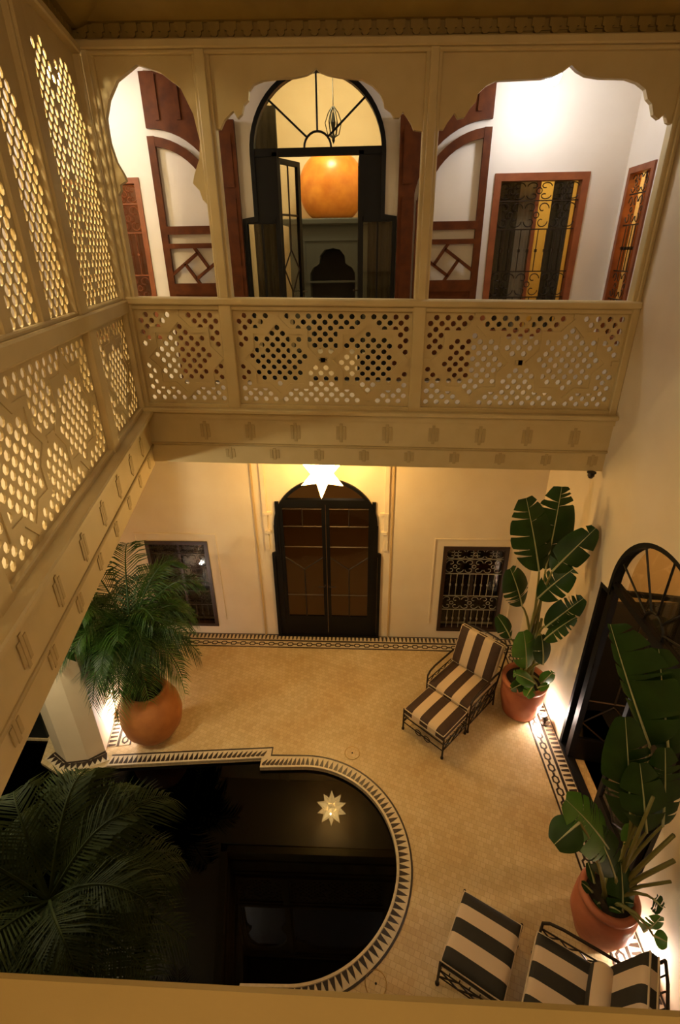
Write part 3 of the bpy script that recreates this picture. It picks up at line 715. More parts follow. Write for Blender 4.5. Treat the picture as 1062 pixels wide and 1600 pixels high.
grille_window('window_3', (0, YF, 0), 0, *winUL, MT['wood_orange'], MT['wood_orange'])
grille_window('window_4', (0, YF, 0), 0, *winUR, MT['wood_orange'], MT['bronze'], fw=0.07)
grille_window('window_5', (2.7, 0, 0), -pi/2, -6.2, -5.68, 4.6, 6.24, MT['wood_orange'], MT['bronze'], cols=2)

# rooms behind the openings: dark ground rooms, lit upper rooms
def room(name, x0, x1, y0, y1, z0, z1, m, fm=None, open_side='front'):
    b = MB(); t = 0.08
    b.box(x0-t, x0, y0, y1+t, z0, z1); b.box(x1, x1+t, y0, y1+t, z0, z1); b.box(x0, x1, y1, y1+t, z0, z1); b.box(x0-t, x1+t, y0, y1+t, z1, z1+t)
    struct(b.build('wall_'+name, m))
    b = MB(); b.box(x0-t, x1+t, y0, y1+t, z0-t, z0); struct(b.build('floor', fm or m))
room('salon', -1.7, 0.9, 6.52, 10.0, 0.0, 3.3, MT['tan'], MT['tan'])
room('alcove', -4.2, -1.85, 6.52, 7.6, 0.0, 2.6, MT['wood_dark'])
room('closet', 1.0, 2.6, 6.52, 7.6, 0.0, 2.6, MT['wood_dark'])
room('bedroom', -1.75, 0.85, 6.52, 8.9, 4.1, 7.9, MT['plaster'])
room('study', -4.2, -1.9, 6.52, 7.6, 4.1, 7.0, MT['wood_orange'])
room('library', 1.0, 3.3, 6.52, 7.8, 4.1, 7.0, MT['curtain_gold'])
# room behind the right door and the narrow window (they open in +x)
b = MB()
b.box(2.7, 5.2, 1.6, 1.68, 0, 3.6); b.box(2.7, 5.2, 5.0, 5.08, 0, 3.6); b.box(5.2, 5.28, 1.6, 5.08, 0, 3.6); b.box(2.7, 5.28, 1.6, 5.08, 3.6, 3.68)
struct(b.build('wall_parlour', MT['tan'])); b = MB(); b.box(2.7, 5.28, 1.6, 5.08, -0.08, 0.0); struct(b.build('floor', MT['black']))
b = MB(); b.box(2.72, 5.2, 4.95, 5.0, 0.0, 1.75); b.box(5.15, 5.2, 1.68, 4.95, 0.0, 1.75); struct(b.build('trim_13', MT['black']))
b = MB(); b.box(3.5, 3.58, 5.3, 6.45, 4.1, 6.8); b.box(2.9, 3.5, 5.3, 5.38, 4.1, 6.8); b.box(2.9, 3.5, 6.4, 6.45, 4.1, 6.8); b.box(2.9, 3.5, 5.3, 6.45, 6.8, 6.88); struct(b.build('wall_closet', MT['curtain_gold']))
# curtains of the upper right windows
curtain(1.5, 1.72, 6.58, 4.2, 6.2, MT['curtain'], 'brown curtain behind the upper right grille window, at its left edge', n=4)
curtain(1.72, 1.92, 6.60, 4.2, 6.2, MT['curtain_grey'], 'grey curtain left of the lit gap behind the upper right grille window', n=3)
curtain(2.08, 2.29, 6.58, 4.2, 6.2, MT['curtain'], 'brown curtain behind the upper right grille window, right of the lit gap', n=4)

# ------------------------------------------------------------------ star lantern hanging beneath the far gallery
ST = tag(empty('star_lantern', (-0.47, 5.55, 3.14)), 'glowing many-pointed glass star lantern hanging before the arched ground door', 'lantern')
R0 = 0.15; Rt = 0.30
phi = (1+sqrt(5))/2
ico = [Vector(v).normalized() for v in ((0, 1, phi), (0, -1, phi), (0, 1, -phi), (0, -1, -phi), (1, phi, 0), (-1, phi, 0), (1, -phi, 0), (-1, -phi, 0), (phi, 0, 1), (-phi, 0, 1), (phi, 0, -1), (-phi, 0, -1))]
faces = [(i, j, k) for i in range(12) for j in range(i+1, 12) for k in range(j+1, 12) if (ico[i]-ico[j]).length < 1.1 and (ico[j]-ico[k]).length < 1.1 and (ico[i]-ico[k]).length < 1.1]
dirs = ico
for n_, d in enumerate(dirs):
    b = MB(); a = d.cross(Vector((0.2, 0.3, 1))).normalized(); c = a.cross(d).normalized()
    ring_ = [d*R0*0.72+(a*cos(q)+c*sin(q))*0.078 for q in [2*pi*k/5 for k in range(5)]]
    b.add([v for v in ring_]+[d*Rt], [(k, (k+1) % 5, 5) for k in range(5)]+[(4, 3, 2, 1, 0)]); b.build('spike', MT['glow'], ST)
b = MB(); b.lathe([(0.0, -0.1), (0.06, -0.08), (0.1, 0), (0.06, 0.08), (0, 0.1)], 10); b.build('core', MT['glow'], ST)
b = MB()
for d in dirs:
    a = d.cross(Vector((0.2, 0.3, 1))).normalized(); c = a.cross(d).normalized()
    for k in range(5):
        q = 2*pi*k/5; b.tube([d*R0*0.72+(a*cos(q)+c*sin(q))*0.079, d*(Rt+0.004)], 0.0018, 3, caps=False)
b.build('solder_lines', MT['lamp_metal'], ST)
MB().tube([(0, 0, 0.28), (0, 0, 0.345)], 0.006).build('chain', MT['lamp_metal'], ST)
point('star_light', (-0.47, 5.33, 2.95), 18, GOLD, 0.012)

# upper gallery lamps; those behind the left arch and lattice are assumed
def pendant(loc, top, label, power, color, emit_m, r=0.07):
    t = tag(empty('pendant_lamp', loc), label, 'lamp', None)
    MB().lathe([(0.001, -r), (r*.7, -r*.7), (r, 0), (r*.7, r*.7), (0.02, r)], 14).build('globe', emit_m, t, smooth=True)
    MB().lathe([(0.03, r*.9), (0.035, r+.02), (0.01, r+.05)], 12).build('cap', MT['lamp_metal'], t)
    MB().tube([(0, 0, r+.03), (0, 0, top-loc[2])], 0.005).build('rod', MT['lamp_metal'], t)
    point(t.name+'_light', (loc[0], loc[1], loc[2]-r-0.05), power, color, 0.09)
    return t
pendant((1.66, 5.72, 6.88), 7.25, 'glaring white globe lamp under the gallery ceiling behind the right arch', 12, COOL, MT['bulb'])
pendant((-2.75, 5.55, 6.95), 7.25, 'assumed globe lamp at the left corner of the upper gallery, behind the horseshoe arch', 9, COOL, MT['bulb'])
pendant((-2.62, 3.6, 6.95), 7.25, 'assumed globe lamp in the left gallery behind the first lattice window', 55, (1.0, 0.82, 0.45), MT['bulb'])
pendant((-2.42, 1.6, 6.95), 7.25, 'assumed globe lamp in the left gallery nearer the viewer, behind the lattice', 44, (1.0, 0.82, 0.45), MT['bulb'])
pendant((-3.5, 2.9, 3.2), 3.5, 'added globe lamp, out of sight under the left gallery, brightening the pier by the pool alcove', 75, (1.0, 0.9, 0.6), MT['bulb'])  # added lamp, hidden by the fascia, put in to brighten the pier
point('bedroom_light', (-0.45, 7.5, 7.3), 48, (1.0, 0.85, 0.48), 0.15)  # these room lights are assumed, bare points with no lamp body
point('salon_light', (-0.4, 8.4, 2.9), 8, WARM, 0.15)
point('library_light', (2.1, 7.1, 6.5), 14, GOLD, 0.1)
point('closet_light', (3.3, 5.9, 6.4), 16, GOLD, 0.05)
point('study_light', (-2.9, 7.0, 6.5), 9, GOLD, 0.1)
point('parlour_light', (4.3, 2.9, 3.3), 70, WARM, 0.1)

# floor uplights
def uplight(loc, target, label, power, color=WHITE):
    t = tag(empty('floor_spotlight', loc), label, 'spotlight', None)
    d = (Vector(target)-Vector(loc)); d.z = 0; a = atan2(d.y, d.x)
    MB().lathe([(0.05, 0), (0.055, 0.012), (0.02, 0.02), (0.015, 0.05)], 14).build('base', MT['bronze'], t)
    h = MB(); h.lathe([(0.022, -0.03), (0.032, -0.025), (0.038, 0.045)], 14); h.build('head', MT['bronze'], t, (0, 0, 0.085), (0, 0.5, a))
    l = MB(); l.lathe([(0.0, 0.046), (0.034, 0.046)], 14); l.build('lens', MT['bulb'], t, (0, 0, 0.085), (0, 0.5, a))
    point(t.name+'_light', (loc[0]+0.06*cos(a), loc[1]+0.06*sin(a), 0.17), power, color, 0.03)
uplight((2.40, 4.72, 0.006), (2.1, 4.95, 0), 'small floor spotlight shining behind the upright potted plant at the far right', 13)
uplight((-3.12, 4.62, 0.006), (-2.6, 4.4, 0), 'small floor spotlight shining between the left wall and the potted palm', 13)
uplight((2.42, 2.22, 0.006), (2.3, 2.5, 0), 'small floor spotlight shining behind the near right potted plant', 9)
fn = tag(empty('downlight', (2.38, 4.93, 3.40)), 'tiny dark downlight fixed under the right end of the gallery edge', 'downlight')
MB().lathe([(0.0, -0.03), (0.02, -0.025), (0.035, 0.0), (0.03, 0.035)], 12).build('housing', MT['bronze'], fn)
MB().lathe([(0.045, 0.03), (0.045, 0.042)], 12).build('rose', MT['bronze'], fn)

# ------------------------------------------------------------------ bedroom: fireplace, chandelier
FP = tag(empty('fireplace', (-0.45, 8.35, 4.1)), 'grey fireplace with lobed black opening and copper dome hood inside the upper doorway', 'fireplace')
MB().prism([(-.62, 0), (-.335, 0), (-.335, 1.05), (-.33, 1.15), (-.29, 1.22), (-.23, 1.25), (-.19, 1.28), (-.18, 1.38), (-.11, 1.46), (0, 1.48), (.11, 1.46), (.18, 1.38), (.19, 1.28), (.23, 1.25), (.29, 1.22), (.33, 1.15), (.335, 1.05), (.335, 0), (.62, 0), (.62, 1.78), (-.62, 1.78)], -0.15, 0.30).build('surround', MT['slate'], FP)
MB().box(-.36, .36, 0.18, 0.24, 0, 1.5).build('firebox', MT['black'], FP)
MB().bbox(-.70, .70, -0.22, 0.30, 1.78, 1.86, 0.015).build('mantelpiece', MT['slate'], FP)
b = MB()
b.prism([(-.42, 1.02), (.42, 1.02), (.42, 1.60), (-.42, 1.60)], -0.165, -0.15, [[(-.395, 1.045), (.395, 1.045), (.395, 1.575), (-.395, 1.575)]]); b.build('moulding', MT['slate'], FP)
b = MB(); prof = [(0.47*cos(q_), 2.24+0.47*sin(q_)) for q_ in [(-54+144*i/16)*pi/180 for i in range(17)]]; prof[-1] = (0.0, prof[-1][1])
b.lathe(prof, 32); o = b.build('hood', MT['copper'], FP, smooth=True); o.scale = (1, 0.55, 1)
CH = tag(empty('chandelier', (-0.38, 7.6, 6.95)), 'small dark wrought chandelier hanging inside the room behind the fanlight', 'chandelier')
MB().tube([(0, 0, -.1), (0, 0, 0.95)], 0.006).build('chain', MT['iron'], CH)
for i in range(6):
    a = i*pi/3; MB().tube([(0, 0, -.16), (.07*cos(a), .07*sin(a), -.12), (.10*cos(a), .10*sin(a), 0.0), (.06*cos(a), .06*sin(a), .1), (0.01*cos(a), .01*sin(a), .16)], 0.006, 5).build('arm', MT['iron'], CH)
MB().lathe([(0, -.22), (.02, -.18), (.012, -.1), (.03, 0), (.012, .1)], 10).build('stem', MT['iron'], CH)

# ------------------------------------------------------------------ cedar door leaves folded back beside the upper door
def cedar_leaf(mirror, label):
    """outer (tall) side at local x=0, hinge side at x=w"""
    root = tag(empty('wooden_door', (-2.24 if not mirror else 1.28, 6.22, 0)), label, 'door leaf')
    sg = -1 if mirror else 1; w = 0.72; z0 = 4.12; m = MT['wood']; f = 0.075
    def B(b, xa, xb, za, zb, y0=0.0, y1=0.045):
        a, c = sorted((sg*xa, sg*xb)); return b.box(a, c, y0, y1, za, zb)
    B(MB(), 0, f, z0, 6.62).build('stile', m, root); B(MB(), w-f, w, z0, 6.0).build('stile', m, root)
    for (za, zb) in ((5.72, 5.80), (5.58, 5.63), (5.10, 5.22), (z0, z0+.2)): B(MB(), f, w-f, za, zb).build('rail', m, root)
    # quarter arch top rail, rising to the outer stile
    def q(r0, r1, a0=0, a1=pi/2, n=14):
        H = 0.72; 
        o = [(sg*(r1*sin(a0+(a1-a0)*i/n)*1.0), 5.90+H*r1/w*cos(a0+(a1-a0)*i/n)) for i in range(n+1)]
        p = [(sg*(r0*sin(a0+(a1-a0)*i/n)*1.0), 5.90+H*r0/w*cos(a0+(a1-a0)*i/n)) for i in range(n+1)]
        return o+p[::-1]
    MB().prism(q(w-0.085, w), 0.004, 0.041).build('arched_rail', m, root)
    n = 14; top = 7.15
    sp = [(sg*((w+0.035)*sin(pi/2*i/n)), 5.93+0.76*cos(pi/2*i/n)) for i in range(n+1)] + [(sg*(w+0.035), top), (0, top)]
    MB().prism(sp, 0.02, 0.06).build('spandrel_panel', m, root)
    b = MB()
    for i in range(3): B(b, 0.12+i*0.22, 0.16+i*0.22, 6.75 if i < 2 else 6.5, 7.12, 0.0, 0.02)
    b.build('spandrel_ribs', m, root)
    # pinwheel lattice in the lower light
    cx, cz, h = w/2, 5.40, 0.13
    a = 0.60; u = Vector((cos(a), sin(a))); v = Vector((-sin(a), cos(a)))
    def clip(p, d):
        t = 9
        for (k, lo, hi) in ((0, f-0.01-cx, w-f+0.01-cx), (1, 5.21-cz, 5.59-cz)):
            if d[k] > 1e-6: t = min(t, (hi-p[k])/d[k])
            if d[k] < -1e-6: t = min(t, (lo-p[k])/d[k])
        return p+d*t
    cor = [u*h*0.75+v*h*0.75, -u*h*0.75+v*h*0.75, -u*h*0.75-v*h*0.75, u*h*0.75-v*h*0.75]
    for i in range(4):
        s_ = cor[i]; d = (cor[(i+1) % 4]-s_).normalized(); e = clip(cor[i], d)
        nrm = Vector((-d.y, d.x))*0.016
        pts = [s_+nrm, s_-nrm, e-nrm, e+nrm]
        MB().prism([(sg*(cx+p.x), cz+p.y) for p in pts], 0.005, 0.04).build('lattice_bar', m, root)
    B(MB(), f, w-f, z0+.2, 5.10, 0.015, 0.03).build('lower_panel', m, root)
    # narrow inner leaf, next to the iron door
    x0 = 0.745; B(MB(), x0, x0+0.17, z0, 6.74, 0.0, 0.05).build('folding_leaf', m, root)
    for (za, zb) in ((4.3, 5.3), (5.4, 6.05), (6.15, 6.62)): B(MB(), x0+0.04, x0+0.13, za, zb, -0.012, 0.0).build('raised_panel', m, root)
    return root
cedar_leaf(False, 'red cedar door leaf with arched light, folded against the wall left of the upper iron door')
cedar_leaf(True, 'red cedar door leaf with arched light, folded against the wall right of the upper iron door')

# ------------------------------------------------------------------ near rail of the viewer's own gallery
NR = tag(empty('near_handrail', (0, 0, 0)), 'ivory handrail at the very bottom of the view, the viewer\'s own gallery', 'handrail')
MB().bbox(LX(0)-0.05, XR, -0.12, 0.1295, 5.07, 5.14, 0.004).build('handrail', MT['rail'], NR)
lattice('lattice', -1.2, 2.45, 4.13, 5.06, star_hole([(-0.7, 4.6), (0.25, 4.6), (1.2, 4.6), (2.1, 4.6)]), MT['facade'], NR, y0=-0.02)
MB().box(LX(0)-0.05, XR, -0.08, 0.06, 4.09, 4.14).build('bottom_rail', MT['facade'], NR)

# skimmer lids set in the floor
for (x, y, lab) in ((-0.08, 4.19, 'small round brass-rimmed drain cover in the floor beyond the far curve of the pool'), (0.16, 2.02, 'small round brass-rimmed drain cover in the floor by the near curve of the pool')):
    t = tag(empty('floor_drain', (x, y, 0.0)), lab, 'drain')
    MB().lathe([(0.0, 0.0), (0.085, 0.0), (0.085, 0.003), (0.0, 0.003)], 24).build('disc', MT['floor'], t)
    b = MB(); b.tube([(0.09*cos(2*pi*k/28), 0.09*sin(2*pi*k/28), 0.003) for k in range(28)], 0.004, 4, closed=True); b.build('rim', MT['lamp_metal'], t)
    MB().lathe([(0.0, 0.003), (0.010, 0.003), (0.008, 0.007), (0, 0.007)], 8).build('screw', MT['iron'], t)

# ------------------------------------------------------------------ seats
STR1 = stripe_mat('stripes_brown', (0.030, 0.014, 0.007), (0.62, 0.47, 0.30), 0.118, 0.25)
STR2 = stripe_mat('stripes_black', (0.012, 0.010, 0.007), (0.62, 0.47, 0.33), 0.118, 0.25)
PIP = mat('piping', (0.62, 0.50, 0.34), 0.8)
def cushion(name, sx, sy, sz, m, parent, loc, rot=(0, 0, 0), r=0.035):
    """soft block, long axis x, stripes across y"""
    b = MB(); nx, ny = 12, 12; vs = []; fs = []
    def P(u, v, s):
        x = (u-.5)*sx; y = (v-.5)*sy; eu = min(u, 1-u)*sx; ev = min(v, 1-v)*sy
        k = min(1, eu/0.06, ); l = min(1, ev/0.06)
        rise = sqrt(max(0, 1-(1-k)**2))*sqrt(max(0, 1-(1-l)**2))
        bul = 1+0.12*(1-(2*u-1)**2)*(1-(2*v-1)**2)
        return (x, y, s*(sz/2-r+r*rise)*bul)
    N = nx+1
    us = [0, .02, .06, .12, .25, .37, .5, .63, .75, .88, .94, .98, 1]
    for s in (1, -1):
        for i in us:
            for j in us: vs.append(P(i, j, s))
    for i in range(12):
        for j in range(12):
            a = i*13+j; fs.append((a, a+13, a+14, a+1)); c = a+169; fs.append((c, c+1, c+14, c+13))
    edge = [(0, j) for j in range(13)]+[(i, 12) for i in range(1, 13)]+[(12, j) for j in range(11, -1, -1)]+[(i, 0) for i in range(11, 0, -1)]
    for k in range(len(edge)):
        a = edge[k]; c = edge[(k+1) % len(edge)]; ia = a[0]*13+a[1]; ic = c[0]*13+c[1]; fs.append((ia, ic, ic+169, ia+169))
    b.add(vs, fs); o = b.build(name, m, parent, loc, rot, smooth=True)
    for s in (1, -1):
        z = s*(sz/2-r); p = MB(); h = 0.0
        p.tube([(-sx/2, -sy/2, z), (sx/2, -sy/2, z), (sx/2, sy/2, z), (-sx/2, sy/2, z)], 0.008, 5, closed=True); p.build('piping', PIP, o)
    return o
def xside(b, x0, x1, y, z0, z1, n):
    for i in range(n):
        a = x0+(x1-x0)*i/n; c = x0+(x1-x0)*(i+1)/n
        b.tube([(a, y, z0), (c, y, z1)], 0.007, 5); b.tube([(a, y, z1), (c, y, z0)], 0.007, 5)
def ottoman(loc, rot, m, label, w=0.60, d=0.50):
    t = tag(empty('ottoman', loc, rot), label, 'footstool')
    hw, hd = w/2, d/2; I = MT['bronze']
    for x in (-hd, hd):
        for y in (-hw, hw): MB().tube([(x, y, 0.0), (x, y, 0.36)], 0.012, 6).lathe([(0.019, 0.0), (0.019, 0.02), (0.012, 0.035)], 8, (x, y)).build('leg', I, t)
    b = MB()
    for z in (0.13, 0.24): b.tube([(-hd, -hw, z), (hd, -hw, z), (hd, hw, z), (-hd, hw, z)], 0.009, 6, closed=True)
    b.build('frame', I, t)
    b = MB()
    for k in range(1, 6): b.tube([(-hd+k*d/6, -hw, 0.24), (-hd+k*d/6, hw, 0.24)], 0.005, 4)
    b.build('seat_slats', I, t)
    b = MB()
    for y in (-hw, hw): k_ = MB(); xside(k_, -hd, hd, y, 0.13, 0.24, 3); k_.build('side_lattice', I, t)
    xs = -hd
    for s in (-1, 1):
        b.tube([(xs, s*(0.02+0.045*(1-cos(a))), 0.13-0.04*sin(a)) for a in [pi*2*k/12 for k in range(13)]], 0.006, 5)
    b.build('scrollwork', I, t)
    cushion('cushion', d, w-0.02, 0.15, m, t, (0, 0, 0.325))
    return t
def armchair(loc, rot, m, label, w=0.66, d=0.60, bolster=False):
    """faces local -x; back at +x"""
    t = tag(empty('armchair', loc, rot), label, 'armchair'); hw, hd = w/2, d/2; I = MT['bronze']; xb = hd+0.20
    for y in (-hw, hw):
        MB().tube([(-hd, y, 0.0), (-hd, y, 0.50)], 0.012, 6).lathe([(0.019, 0.0), (0.019, 0.02), (0.012, 0.035)], 8, (-hd, y)).build('leg', I, t)
        MB().tube([(hd+0.02, y, 0.0), (hd, y, 0.30), (xb, y, 0.90)], 0.012, 6).build('leg', I, t)
        MB().tube([(-hd, y, 0.50), (-hd+0.05, y, 0.55), (-hd+0.15, y, 0.57), (hd-0.05, y, 0.57), (hd+0.075, y, 0.55)], 0.014, 6).build('armrest', I, t)
        b = MB(); b.tube([(-hd, y, 0.13), (hd, y, 0.13)], 0.009); b.tube([(-hd, y, 0.28), (hd, y, 0.28)], 0.009); b.tube([(-hd, y, 0.42), (hd+0.03, y, 0.42)], 0.008)
        xside(b, -hd, hd, y, 0.28, 0.42, 4); xside(b, -hd, hd, y, 0.13, 0.28, 4); b.build('side_lattice', I, t)
    b = MB()
    for x in (-hd, hd): b.tube([(x, -hw, 0.13), (x, hw, 0.13)], 0.009); b.tube([(x, -hw, 0.26), (x, hw, 0.26)], 0.009)
    for k in range(1, 6): b.tube([(-hd+k*d/6, -hw, 0.26), (-hd+k*d/6, hw, 0.26)], 0.005, 4)
    b.build('seat_frame', I, t)
    b = MB(); b.tube([(xb, -hw, 0.90), (xb+0.01, -hw*.5, 0.93), (xb+0.01, 0, 0.94), (xb+0.01, hw*.5, 0.93), (xb, hw, 0.90)], 0.012)
    for k in range(1, 6):
        y = -hw+w*k/6; b.tube([(hd, y, 0.30), (xb, y, 0.92)], 0.006, 5)
    b.tube([((hd+xb)/2, -hw, 0.60), ((hd+xb)/2, hw, 0.60)], 0.007); b.build('back_frame', I, t)
    cushion('seat_cushion', d+0.02, w-0.05, 0.16, m, t, (-0.01, 0, 0.35))
    cushion('back_cushion', 0.54, w-0.05, 0.13, m, t, (hd+0.035, 0, 0.69), (0, -math.radians(71), 0))
    if bolster:
        b = MB(); b.lathe([(0.0, -0.24), (0.07, -0.235), (0.095, -0.2), (0.10, 0), (0.095, 0.2), (0.07, 0.235), (0, 0.24)], 18)
        b.build('bolster', m, t, (hd-0.12, 0, 0.53), (pi/2, 0, 0), smooth=True)
    return t
A1 = math.radians(47)
ottoman((0.955, 4.545, 0), A1, STR1, 'footstool with brown and cream striped cushion, in front of the far armchair', 0.60, 0.50)
armchair((1.345, 4.99, 0), A1, STR1, 'iron armchair with brown and cream striped cushions beside the far right potted plant')
A2 = math.radians(-28.7)
ottoman((1.035, 2.185, 0), A2, STR2, 'black and cream striped footstool at the bottom edge, nearest the pool', 0.60, 0.50)
armchair((1.64, 1.87, 0), A2, STR2, 'iron armchair with black and cream striped cushions at the bottom right, partly cut off', 0.62, 0.58, bolster=True)

# ------------------------------------------------------------------ plants
def pot_round(parent, m, R, H, neck):
    prof = [(R*.45, 0.0), (R*.72, H*.08), (R*.93, H*.25), (R, H*.45), (R*.95, H*.68), (R*.78, H*.87), (neck, H*.96), (neck+.02, H), (neck-.02, H), (neck-.03, H*.93)]
    MB().lathe(prof, 36).build('pot', m, parent, smooth=True)
    MB().lathe([(0, H*.93), (neck*.5, H*.945), (neck-.025, H*.93)], 20).build('soil', MT['soil'], parent)
def pot_tapered(parent, m, Rb, Rt, H, belly=0):
    prof = [(Rb, 0.0), (Rb+.02, 0.02), (Rb*.4+Rt*.6+belly, H*.45), (Rt+belly*.7, H*.8), (Rt, H*.88), (Rt+.035, H*.90), (Rt+.04, H*.97), (Rt+.02, H), (Rt-.015, H), (Rt-.02, H*.9)]
    MB().lathe(prof, 36).build('pot', m, parent, smooth=True)
    MB().lathe([(0, H*.93), (Rt*.6, H*.92), (Rt-.01, H*.9)], 20).build('soil', MT['soil'], parent)
def frond(parent, crown, az, length, rise, droop, m, nl=30, lw=0.26, rng=random, lab=None, lim=None):
    """feather palm frond: rachis plus leaflets in one part each"""
    pts = []; N = 16
    d = Vector((cos(az), sin(az), 0))
    for i in range(N+1):
        t = i/N; x = length*t*(1-0.18*t*t*droop); z = rise*sin(t*pi*0.55) - droop*length*0.62*t**2.3
        pts.append(Vector(crown)+d*x+Vector((0, 0, z)))
    b = MB(); b.tube([tuple(p) for p in pts], [0.012*(1-0.8*i/N)+0.002 for i in range(N+1)], 5)
    fr = b.build('frond', m, parent)
    b = MB(); side = Vector((-d.y, d.x, 0))
    for k in range(nl):
        t = 0.14+0.86*k/(nl-1); f = t*N; i = min(N-1, int(f)); p = pts[i].lerp(pts[i+1], f-i); tg = (pts[i+1]-pts[i]).normalized()
        L = lw*(0.55+0.9*sin(pi*min(1, t*0.88+0.08)))*(rng.random()*.25+.85)
        for s in (-1, 1):
            q = (side*s*0.82+tg*(0.45+0.5*t)).normalized()
            q = (q+Vector((0, 0, -0.10-0.25*rng.random()+0.25*(1-t)))).normalized()
            nrm = q.cross(tg).normalized(); wv = tg*0.009
            mid = p+q*L*.5+Vector((0, 0, 0.012)); tip = p+q*L-Vector((0, 0, L*0.22))
            b.add([p-wv*.5, p+wv*.5, mid+wv, mid-wv, tip], [(0, 1, 2, 3), (3, 2, 4)])
    def cl(v):
        w = Vector(v)+parent.location
        if lim: w.x = max(w.x, lim(w))
        w.z = max(w.z, 0.03); return tuple(w-parent.location)
    b.v = [cl(v) for v in b.v]
    for v_ in fr.data.vertices: v_.co = cl(v_.co)
    b.build('leaflets', m, fr)
    return fr
def palm(loc, crown, label, spec, potf, seed, lim=None):
    rng = random.Random(seed)
    t = tag(empty('potted_palm', loc), label, 'palm'); potf(t)
    c = Vector(crown)-Vector(loc); base = Vector((0, 0, 0.62))
    for k in range(3):
        a = k*2.1+.4; o = Vector((cos(a)*.05, sin(a)*.05, 0))
        MB().tube([tuple(base+o), tuple(base.lerp(c, .5)+o*2.0+Vector((0, 0, .05))), tuple(c+o*1.2)], [0.045, 0.038, 0.03], 8).build('trunk', MT['trunk'], t)
    for (n, ln, rise, dr, m, nl) in spec:
        for i in range(n):
            az = 2*pi*(i+rng.random()*.6)/n+ln*3; 
            frond(t, tuple(c+Vector((0, 0, 0.02*i/n))), az, ln*(.85+.3*rng.random()), rise*(.8+.4*rng.random()), dr*(.8+.4*rng.random()), m, nl, rng=rng, lim=lim)
    return t
palm((-2.62, 4.42, 0), (-2.74, 4.60, 1.44), 'feathery palm in a round terracotta pot beside the far end of the pool',
     [(10, 0.80, 0.75, 0.20, MT['frond'], 34), (12, 0.88, 0.50, 0.60, MT['frond'], 36), (12, 0.88, 0.20, 1.0, MT['frond'], 34), (7, 0.80, 0.10, 1.5, MT['frond_light'], 32), (9, 0.55, -0.12, 1.0, MT['frond'], 28)],
     lambda t: pot_round(t, MT['terracotta'], 0.375, 0.74, 0.22), 3, lim=lambda w: WX(w.y)+0.03 if w.y > 4.05 else -3.8)
palm((-2.10, 1.20, 0), (-2.02, 1.72, 1.70), 'large dark palm overhanging the pool at the bottom left corner',
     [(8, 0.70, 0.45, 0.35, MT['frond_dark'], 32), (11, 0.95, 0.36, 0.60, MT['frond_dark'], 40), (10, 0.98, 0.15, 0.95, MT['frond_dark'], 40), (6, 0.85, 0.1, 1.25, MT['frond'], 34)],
     lambda t: pot_round(t, MT['terracotta'], 0.36, 0.75, 0.22), 11, lim=lambda w: WX(w.y)+0.03 if w.y < 1.8 else -4.4)

def paddle(parent, P0, P1, width, droop, m, face=(0, -0.6, 0.8), splits=5, fold=0.25, seed=0, stalk_from=None, name='leaf', lh=1.0):
    """broad torn leaf from P0 (foot) to P1 (tip); world points, drawn relative to the parent"""
    rng = random.Random(seed); O = parent.location
    P0 = Vector((min(P0[0], 2.44), P0[1], P0[2]))-O; P1 = Vector((min(P1[0], 2.44), P1[1], P1[2]))-O; ax = P1-P0; L = ax.length; t_ = ax.normalized()
    F = Vector(face).normalized(); side = t_.cross(F).normalized(); nrm = side.cross(t_).normalized()
    N = 22
    def mid(u): return P0+ax*u+nrm*(droop*L*4*u*(1-u))*0.35 - Vector((0, 0, droop*L*u*u*0.5))
    def wid(u): return width/2*(sin(pi*min(1, (u*0.94+0.045)))**0.55)*(1.08-0.30*u)
    b = MB()
    for s in (-1, 1):
        cuts = sorted(rng.uniform(0.12, 0.92) for _ in range(splits)); 
        us = [i/N for i in range(N+1)]
        cutset = {min(range(1, N), key=lambda i: abs(i/N-c)) for c in cuts}
        for i in range(N):
            u0, u1 = us[i], us[i+1]
            g0 = 0.034/L*(0.5+rng.random()) if i in cutset else 0; g1 = 0.038/L*(0.4+rng.random()) if (i+1) in cutset else 0
            m0, m1 = mid(u0), mid(u1); hf = lh if s < 0 else 1.0; w0, w1 = wid(u0)*hf, wid(u1)*hf
            sw = 0.16
            def E(u, w, g, k):
                base = mid(min(1, u+sw*k*0.5*width/L)); ff = fold*(1 if True else 0)
                r_ = base+side*s*w*k-nrm*w*k*k*ff+t_*(g*k*L*0.5); r_.x = min(r_.x, 2.47-O.x); return r_
            A = [E(u0, w0, g0, 0), E(u0, w0, g0*.4, .4), E(u0, w0, g0, .75), E(u0, w0*(0.97 if g0 else 1), g0, 1)]
            Bp = [E(u1, w1, -g1, 0), E(u1, w1, -g1*.4, .4), E(u1, w1, -g1, .75), E(u1, w1*(0.97 if g1 else 1), -g1, 1)]
            b.add(A+Bp, [(0, 1, 5, 4), (1, 2, 6, 5), (2, 3, 7, 6)])
    lf = b.build(name, m, parent, smooth=True)
    rb = MB(); rb.tube([tuple(mid(i/10)+nrm*0.004) for i in range(11)], [0.011*(1-.85*i/10) for i in range(11)], 5); rb.build('midrib', MT['midrib'], lf)
    if stalk_from is not None:
        S0 = Vector(stalk_from)-O; c = S0.lerp(P0, .55)+Vector((0, 0, 0.10))
        p = [S0, S0.lerp(c, .5)+Vector((0, 0, .03)), c, P0.lerp(c, .4)+Vector((0, 0, .02)), P0]
        MB().tube([tuple(q) for q in p], [0.020, 0.017, 0.015, 0.012, 0.010], 6).build('stalk', MT['stalk'], parent, smooth=True)
    return lf
TP1 = tag(empty('potted_banana_plant', (2.13, 4.93, 0)), 'tall upright banana-leaved plant in a terracotta pot by the far right corner', 'potted plant')
